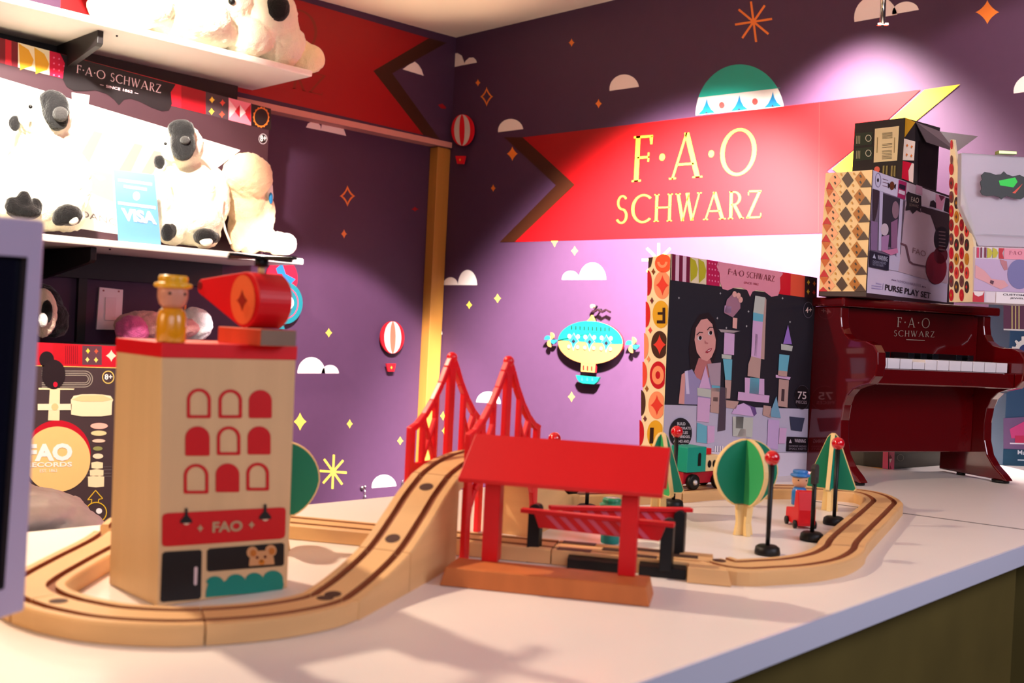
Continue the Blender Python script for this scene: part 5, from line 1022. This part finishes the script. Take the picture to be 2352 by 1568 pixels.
# keyboard picture
D([(-60, 520), (1665, 1040), (1480, 1180), (1400, 1700), (-60, 1500)], ink(252, 246, 240), 2)
for x0, y0 in ((20, 720), (650, 905), (930, 990), (1065, 1040)): D([(x0, y0), (x0+62, y0+16), (x0-50, y0+260), (x0-110, y0+190)] if x0 > 20 else [(60, 710), (100, 730), (0, 840), (0, 770)], ink(150, 122, 118), 3)
for x in (1475, 1585): D([(x, 985+(x-1475)*.3), (x+2, 986+(x-1475)*.3), (x+14, 1160), (x+12, 1160)], ink(226, 206, 206), 3)
D([(600, 1160), (780, 1205), (790, 1450), (610, 1380)], ink(160, 128, 128), 3); D([(645, 1208), (720, 1222), (728, 1240), (690, 1250)], ink(252, 246, 240), 4); D([(610, 1330), (790, 1400), (790, 1450), (612, 1385)], ink(226, 170, 150), 4)
D([(500, 860), (620, 790), (636, 840), (560, 920), (450, 1000)], ink(250, 214, 140), 4); D([(495, 640), (620, 660), (606, 760), (500, 760)], ink(206, 180, 180), 3)
text(m, MF, 'DANCE', za(560, 1500), za(850, 1575), za(560, 1455), ink(120, 106, 96), 4)
m.ring(MF, ell(*za(1820, 962), 10, 12), ell(*za(1820, 962), 8.6, 10.6), ink(200, 190, 196), 3); m.dec(MF, ell(*za(1820, 962), 8.6, 10.6), ink(26, 20, 22), 3); text(m, MF, '8+', za(1800, 980), za(1842, 978), za(1800, 938), ink(250, 250, 250), 5, .02)
m.build('front_print', ct, fix=False)
# records box lower down
zb_, zr_ = zoom(0, 740, 3.136), zoom(40, 880, 4.357)
RPn = Plane((0, 2.56, 0), (0, -1, 0)); ztop = float(RPn(230, 792)[2]); xa, xb = RPn(-200, 900)[0], RPn(560, 900)[0]; zbo = -.50
t = thing('record_player_box', 'dark toy record player box below the shelf, left of the toy building', 'toy box', ((xa+xb)/2, 2.64, zbo))
m = MB(); m.box(((xa+xb)/2, 2.64, (zbo+ztop)/2), (xb-xa, .16, ztop-zbo), ink(70, 54, 56)); ct = m.build('carton', t, .001)
m = MB(); D = lambda pts, mat, k=2, z=zb_: m.dec(RPn, zz(z, pts), mat, k)
D([(-200, 120), (1600, 210), (1600, 345), (-200, 296)], CRIM, 1.5); D([(380, 150), (590, 166), (590, 305), (380, 300)], ink(190, 16, 30))
for i in range(7): D([(470+i*14, 168), (474+i*14, 168), (474+i*14, 300), (470+i*14, 300)], ink(120, 10, 26), 3)
D([(592, 166), (732, 172), (732, 306), (592, 305)], ink(96, 60, 70)); D([(-200, 297), (1600, 345), (1600, 352), (-200, 302)], ink(246, 196, 110), 3)
for x, y, c in ((632, 206, YEL), (692, 208, ink(206, 90, 60)), (628, 268, ink(250, 226, 130)), (690, 270, ink(250, 220, 110))): m.dec(RPn, spark(*zb_(x, y), 5.5, 7), c, 3)
m.dec(RPn, spark(*zb_(800, 240), 13, 14), ink(252, 220, 196), 3)
for r in (0, 16, 30):
    pts_o = [(300, 348+r)]+[(610, 348+r)]+[(610+(58-r)*math.sin(a), 408-(60-r)*math.cos(a)) for a in np.linspace(.2, math.pi, 10)]+[(300, 468-r)]
    pts_i = [(300, 353+r)]+[(610, 353+r)]+[(610+(53-r)*math.sin(a), 408-(55-r)*math.cos(a)) for a in np.linspace(.2, math.pi, 10)]+[(300, 463-r)]
    for q in range(len(pts_o)-1): D([pts_o[q], pts_o[q+1], pts_i[q+1], pts_i[q]], ink(176, 166, 150), 2)
m.ring(RPn, ell(*zb_(778, 395), 14, 15), ell(*zb_(778, 395), 12, 13), ink(240, 206, 110), 3); text(m, RPn, '8+', zb_(752, 412), zb_(808, 412), zb_(752, 372), ink(250, 250, 246), 4, .02)
m.dec(RPn, ell(*zb_(335, 268), 17, 19), ink(30, 20, 24), 3); m.dec(RPn, ell(*zb_(385, 375), 27, 34), ink(36, 24, 28), 4); m.dec(RPn, ell(*zb_(396, 447), 5, 6), ink(226, 20, 50), 6)
CRW = ink(250, 226, 180); DR = lambda pts, mat, k=3: m.dec(RPn, zz(zr_, pts), mat, k)
DR([(210, 45), (570, 52), (560, 66), (210, 64)], CRW); DR([(322, 60), (424, 66), (418, 372), (304, 370)], CRW, 3.5); DR([(200, 205), (540, 205), (540, 266), (200, 268)], ink(246, 232, 196), 4); m.dec(RPn, ell(*zr_(372, 235), 8, 8), ink(240, 200, 140), 5)
DR([(532, 165), (560, 125), (640, 110), (745, 108), (850, 112), (930, 125), (956, 165), (945, 190), (940, 315), (840, 330), (640, 330), (535, 312)], ink(250, 232, 190), 4); DR([(540, 160), (640, 118), (850, 118), (950, 160), (850, 182), (640, 182)], ink(246, 206, 150), 5)
m.dec(RPn, ell(*zr_(400, 700), 76, 76, n=48), CRIM, 3); m.dec(RPn, ell(*zr_(396, 758), 76, 75, n=48), ink(246, 202, 130), 4)
text(m, RPn, 'FAO', zr_(80, 782), zr_(546, 772), zr_(80, 606), ink(252, 246, 240), 6, .05); text(m, RPn, 'RECORDS', zr_(78, 840), zr_(542, 832), zr_(78, 792), ink(252, 244, 232), 6, .03); text(m, RPn, 'EST. 1862', zr_(220, 890), zr_(395, 884), zr_(220, 860), ink(252, 240, 226), 6, .01)
for x, y, rx, ry, mt in ((816, 426, 20, 7, ink(252, 190, 170)), (812, 498, 18, 6, ink(236, 216, 160)), (812, 575, 15, 4, ink(246, 206, 180)), (802, 652, 11, 5, ink(150, 150, 90)), (804, 728, 12, 6, ink(246, 226, 190))): m.dec(RPn, ell(*zr_(x, y), rx, ry), mt, 3)
for x0, x1, y0, y1 in ((738, 854, 785, 855), (722, 860, 860, 930), (704, 866, 925, 1040)): DR([(x0, y0+8), ((x0+x1)/2, y0-3), (x1, y0+8), (x1-2, y1-8), ((x0+x1)/2, y1), (x0+2, y1-8)], ink(250, 230, 184), 3)
for y in (840, 870, 905, 935): DR([(660, y), (940, y-8), (940, y-4), (660, y+4)], ink(120, 110, 110), 2)
for a, c in (((780, 1070), (700, 1165)), ((700, 1165), (742, 1160)), ((742, 1160), (738, 1195)), ((780, 1070), (852, 1152)), ((852, 1152), (812, 1160)), ((812, 1160), (808, 1190))): m.dec(RPn, lin2(zr_(*a), zr_(*c), 1.8), ink(250, 206, 60), 3)
m.ring(RPn, ell(*zr_(785, 1290), 25, 24), ell(*zr_(785, 1290), 23, 22), ink(250, 206, 50), 3); m.dec(RPn, ell(*zr_(815, 1276), 7, 6.5), ink(252, 248, 244), 3)
m.build('front_print', ct, fix=False)
m = MB(); m.box(((xa+xb)/2, 2.64, (zbo-.9)/2-.0003), (xb-xa+.2, .17, zbo+.9-.0006), M('dark_plinth', (40, 30, 34), .6)); m.build('display_plinth', **tg('low dark plinth under the record player box', 'plinth'))

# ================================================================== CARD SIGN
CP = Plane((0, 2.402, 0), (0, -1, 0)); cs = [CP(*p) for p in ((273, 545), (370, 556), (355.5, 401), (262, 390))]; dz = zl1+.0003-min(cs[0][2], cs[1][2])
t = thing('card_sign', 'pale blue payment card sign standing on the shelf between plush toys', 'sign', ((cs[0]+cs[1])/2))
cs[0][2] = cs[1][2] = zl1+.0003
m = MB(); m.prism(cs, (0, .003, 0), ink(110, 170, 236)); m.build('sign_plate', t)
m = MB(); zv = zoom(0, 180, 4.1275); WI = ink(250, 250, 250)
for x0, x1, y, h in ((1115, 1440, 948, 34), (1170, 1390, 1010, 34), (1115, 1475, 1165, 36)): m.dec(CP, zz(zv, [(x0, y), (x1, y+.13*(x1-x0)), (x1, y+.13*(x1-x0)+h*.8), (x0+4, y+h*.8)]), ink(226, 238, 252), 2)
m.dec(CP, ell(*zv(1292, 1115), 8, 10), WI, 2); text(m, CP, 'VISA', zv(1160, 1345), zv(1485, 1385), zv(1145, 1225), WI, 3, .05); m.build('sign_print', t, fix=False)
m = MB(); m.prism([(cs[0][0]+.03, 2.4052, zl1+.0003), (cs[0][0]+.03, 2.440, zl1+.0003), (cs[0][0]+.03, 2.4052, zl1+.07)], (.003, 0, 0), ink(90, 150, 220)); m.build('sign_strut', t)

# ================================================================== PLUSH TOYS
NT = bpy.data.textures.new('fur_noise', 'CLOUDS'); NT.noise_scale = .014; NT.noise_depth = 4
def fuzz(ob, vox, amp):
    r = ob.modifiers.new('remesh', 'REMESH'); r.mode = 'VOXEL'; r.voxel_size = vox; r.use_smooth_shade = True
    s_ = ob.modifiers.new('smooth', 'SMOOTH'); s_.iterations = 5; s_.factor = .5
    d = ob.modifiers.new('fur', 'DISPLACE'); d.texture = NT; d.strength = amp; d.mid_level = .5; d.texture_coords = 'GLOBAL'
    return ob
CAX = np.array([RT, _fw, -DN])
def plush(t, name, blobs, mat, vox=.006, amp=.010, zmin=None, parent=None):
    m = MB()
    for x, y, py_, rx, ry, kz in blobs:
        c = Plane((0, py_, 0), (0, -1, 0))(x, y) if not hasattr(py_, '__len__') else Dp(x, y, py_[0]); s_ = dep(c)/F; rz = ry*s_
        if zmin is not None and c[2]-rz < zmin+.003: c[2] = zmin+.003+rz
        m.ball(c, (rx*s_, rx*s_*kz, rz), mat, CAX)
    return fuzz(m.build(name, parent or t, fix=False), vox, amp)
PG = 'sitting plush toys on the lower shelf'
z_ = zl1+.004
t = thing('plush_dog', 'largest cream plush with black face and black paws, behind the tablet', 'plush toy', WL(100, 500)*0+np.array(Plane((0, 2.50, 0), (0, 1, 0))(105, 500)), PG)
plush(t, 'body', [(95, 470, 2.50, 98, 62, .75), (105, 400, 2.51, 92, 85, .72), (100, 270, 2.49, 62, 60, .85), (105, 330, 2.50, 60, 45, .8), (20, 430, 2.48, 45, 70, .8), (175, 420, 2.48, 34, 75, .9), (50, 490, 2.475, 60, 42, 1.0), (150, 500, 2.47, 44, 34, 1.0)], CREAM, zmin=z_)
plush(t, 'face_patch', [(126, 250, 2.435, 34, 42, .6), (130, 275, 2.438, 26, 26, .7), (116, 228, 2.44, 26, 22, .6)], BLACKF, .004, .005)
plush(t, 'nose', [(138, 262, 2.415, 18, 18, .8)], M('charcoal_plush', (44, 40, 40), .9, 'fur', var=.1), .003, .003)
for sp in ([(28, 472, 2.405, 17, 21, .8), (55, 458, 2.402, 17, 21, .8), (82, 473, 2.405, 16, 20, .8), (55, 486, 2.412, 38, 20, .8)], [(157, 494, 2.41, 32, 25, .9), (138, 500, 2.412, 18, 20, .9)]): plush(t, 'paw', sp, BLACKF, .004, .004)
plush(t, 'foot_pad', [(168, 506, 2.388, 13, 11, .5)], M('pale_plush_pad', (250, 244, 226), .9), .003, .002); plush(t, 'ear', [(34, 283, 2.50, 14, 20, .6)], BLACKF, .004, .004)
m = MB(); m.ball(Plane((0, 2.418, 0), (0, 1, 0))(70, 245), .0045, BLACKP); m.build('eye', t)
t = thing('plush_dog', 'cream plush with black face sitting right of the blue card sign', 'plush toy', np.array(Plane((0, 2.50, 0), (0, 1, 0))(430, 545)), PG)
plush(t, 'body', [(435, 505, 2.50, 78, 58, .8), (428, 440, 2.52, 72, 75, .72), (418, 335, 2.50, 50, 52, .85), (365, 450, 2.49, 32, 60, .9), (498, 455, 2.49, 30, 70, .9), (395, 530, 2.475, 34, 34, 1.), (470, 540, 2.475, 36, 32, 1.)], CREAM, zmin=z_)
plush(t, 'face_patch', [(420, 330, 2.447, 30, 40, .6), (416, 296, 2.45, 32, 22, .6)], BLACKF, .004, .005); plush(t, 'nose', [(425, 322, 2.425, 12, 10, .8)], M('charcoal_plush', (44, 40, 40), .9, 'fur', var=.1), .003, .002)
plush(t, 'paw', [(384, 534, 2.415, 15, 22, .8), (395, 530, 2.417, 12, 18, .8)], BLACKF, .004, .003); plush(t, 'paw', [(472, 544, 2.415, 29, 20, .8), (492, 545, 2.42, 14, 14, .8)], BLACKF, .004, .003)
plush(t, 'foot_pad', [(474, 555, 2.398, 16, 10, .5)], M('pale_plush_pad', (250, 244, 226), .9), .003, .002); plush(t, 'ear', [(366, 372, 2.52, 14, 18, .6)], BLACKF, .004, .004)
m = MB(); m.ball(Plane((0, 2.43, 0), (0, 1, 0))(380, 330), .004, BLACKP); m.build('eye', t)
t = thing('plush_bear', 'tan plush bear turned away at the right end of the shelf', 'plush toy', np.array(Plane((0, 2.50, 0), (0, 1, 0))(580, 560)), PG)
plush(t, 'body', [(572, 530, 2.53, 48, 60, .9), (565, 470, 2.52, 45, 55, .9), (568, 405, 2.50, 58, 54, .9), (610, 490, 2.50, 22, 55, 1.), (545, 548, 2.51, 20, 34, 1.), (640, 560, 2.46, 30, 27, 1.4), (610, 552, 2.49, 26, 26, 1.2)], TAN, zmin=z_)
plush(t, 'foot_pad', [(664, 565, 2.435, 10, 17, .9)], M('pale_blue_plush_pad', (206, 222, 246), .9), .003, .002); plush(t, 'foot', [(656, 560, 2.45, 26, 26, 1.)], M('pale_plush_pad', (250, 244, 226), .9), .004, .004)
plush(t, 'ear', [(618, 445, 2.49, 10, 34, 1.)], M('white_plush', (240, 236, 232), .9, 'fur'), .004, .004); plush(t, 'tag', [(622, 455, 2.475, 5, 14, 1.)], M('blue_fabric_tag', (20, 130, 196), .5), .002, .001)
m = MB(); cv_ = [Plane((0, 2.45, 0), (0, 1, 0))(x, y) for x, y in ((512, 455), (508, 490), (518, 530), (530, 560))]; m.tube(cv_, .003, ink(246, 240, 226), 8); m.build('ribbon', t)
t = thing('plush_dog', 'large cream plush dog lying along the upper shelf, black nose', 'plush toy', np.array(Plane((0, 2.5, 0), (0, 1, 0))(540, 90)), 'plush toys on the upper shelf')
YB = 2.50; zu_ = zU1+.004
plush(t, 'body', [(330, -60, YB, 150, 105, .7), (470, -10, YB, 110, 95, .7), (590, 40, 2.49, 95, 85, .75), (640, 105, 2.47, 62, 55, .9), (565, 110, 2.45, 60, 45, .9), (420, 60, 2.45, 110, 55, .6), (300, 20, 2.45, 100, 50, .6), (480, 80, 2.45, 60, 38, .9)], CREAM, .007, .012, zmin=zu_)
plush(t, 'paw', [(712, 135, 2.45, 34, 32, 1.1), (690, 125, 2.46, 34, 34, 1.)], M('pale_yellow_plush', (246, 232, 184), .95, 'fur', var=.06, scale=30), .004, .006, zmin=zu_)
plush(t, 'nose', [(636, 18, 2.405, 30, 33, .7)], BLACKF, .004, .004)
m = MB(); m.ball(Plane((0, 2.400, 0), (0, 1, 0))(532, 3), .009, BLACKP); m.build('eye', t)
# panda on the records box, and the pink plush
t = thing('plush_panda', 'black and cream plush half hidden behind the tablet display', 'plush toy', np.array(Plane((0, 2.62, 0), (0, 1, 0))(90, 800)), 'plush toys on the record player box')
zq_ = ztop+.010
plush(t, 'body', [(85, 770, 2.62, 68, 48, .8), (92, 720, 2.63, 52, 62, .8), (125, 780, 2.60, 30, 30, 1.)], BLACKF, .005, .008, zmin=zq_); plush(t, 'face', [(98, 718, 2.575, 34, 58, .5)], M('cream_plush_face', (240, 214, 190), .9, 'fur'), .004, .004); plush(t, 'eye_patch', [(108, 715, 2.545, 14, 28, .5)], BLACKF, .003, .003)
plush(t, 'muzzle', [(98, 735, 2.535, 12, 18, .6)], M('white_plush', (240, 236, 232), .9, 'fur'), .003, .003)
t = thing('plush_toy', 'pink and white fluffy plush lying behind the building roof', 'plush toy', np.array(Plane((0, 2.62, 0), (0, 1, 0))(375, 800)), 'plush toys on the record player box')
plush(t, 'body', [(330, 790, 2.62, 70, 34, .7), (390, 795, 2.62, 70, 30, .7)], M('pale_pink_plush', (236, 170, 166), .95, 'fur', var=.06), .005, .010, zmin=zq_); plush(t, 'head', [(305, 757, 2.60, 40, 34, .9), (312, 745, 2.60, 18, 18, .9)], M('hot_pink_plush', (226, 96, 160), .95, 'fur', var=.08), .005, .010); plush(t, 'rump', [(445, 785, 2.60, 42, 40, .8)], M('white_plush', (240, 236, 232), .9, 'fur'), .005, .008, zmin=zq_)

# ================================================================== PERSON BEYOND THE COUNTER
pc = Dp(25, 1150, 1.62); pc = np.array([pc[0], pc[1]])
lx = np.array([RT[0], RT[1], 0]); lx /= np.linalg.norm(lx); ly = np.array([_fw[0], _fw[1], 0]); ly /= np.linalg.norm(ly); g0 = np.array([pc[0], pc[1], -.955])-lx*.035
def G(a, c, z): return tuple(g0+lx*a+ly*c+UZ*(z if z > .1 else z+.055))
t = thing('person', 'person in a brightly lit quilted puffer jacket bending beyond the counter', 'person', g0)
V = [(0, 0, .46), (0, .01, .58), (0, .02, .70), (0, .03, .78), (-.03, .06, .83), (-.10, .10, .86), (.065, 0, .43), (.07, .01, .24), (.07, 0, .05), (.075, .08, .02), (-.065, 0, .43), (-.07, .01, .24), (-.07, 0, .05), (-.075, .08, .02), (.115, .02, .745), (.135, .05, .60), (.12, .14, .52), (.115, .18, .50), (-.115, .02, .745), (-.135, .05, .60), (-.12, .14, .52), (-.115, .18, .50)]
Ed = [(0, 1), (1, 2), (2, 3), (3, 4), (4, 5), (0, 6), (6, 7), (7, 8), (8, 9), (0, 10), (10, 11), (11, 12), (12, 13), (3, 14), (14, 15), (15, 16), (16, 17), (3, 18), (18, 19), (19, 20), (20, 21)]
Rr = [.085, .08, .085, .075, .035, .085, .062, .048, .036, .028, .062, .048, .036, .028, .042, .036, .028, .022, .042, .036, .028, .022]
me = bpy.data.meshes.new('body'); me.from_pydata([tuple(np.array(G(*v))-g0) for v in V], Ed, []); ob = bpy.data.objects.new('body', me); COL.objects.link(ob); ob.parent = t
sk = ob.modifiers.new('skin', 'SKIN'); sk.use_smooth_shade = True
for i, s_ in enumerate(me.skin_vertices[0].data): s_.radius = (Rr[i], Rr[i]); s_.use_root = (i == 0)
ss = ob.modifiers.new('sub', 'SUBSURF'); ss.levels = ss.render_levels = 2; me.materials.append(M('person_skin_and_trousers', (60, 46, 44), .7))
PUF = M('lit_puffer_nylon', (206, 196, 190), .42, 'fabric', spec=.6, var=.3, scale=26)  # strong light on the jacket painted in as a pale base colour
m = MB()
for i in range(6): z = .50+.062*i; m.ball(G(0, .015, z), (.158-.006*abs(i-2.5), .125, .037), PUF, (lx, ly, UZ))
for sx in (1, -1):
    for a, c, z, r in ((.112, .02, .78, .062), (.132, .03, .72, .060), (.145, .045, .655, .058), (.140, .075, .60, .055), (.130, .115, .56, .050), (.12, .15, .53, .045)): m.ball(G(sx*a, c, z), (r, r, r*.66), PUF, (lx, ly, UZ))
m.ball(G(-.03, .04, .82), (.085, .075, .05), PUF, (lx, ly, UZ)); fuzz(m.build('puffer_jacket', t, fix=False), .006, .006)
m = MB(); m.ball(G(-.14, .10, .875), (.090, .095, .10), M('dark_brown_hair', (40, 26, 20), .6, 'fur'), (lx, ly, UZ)); m.build('hair', t)
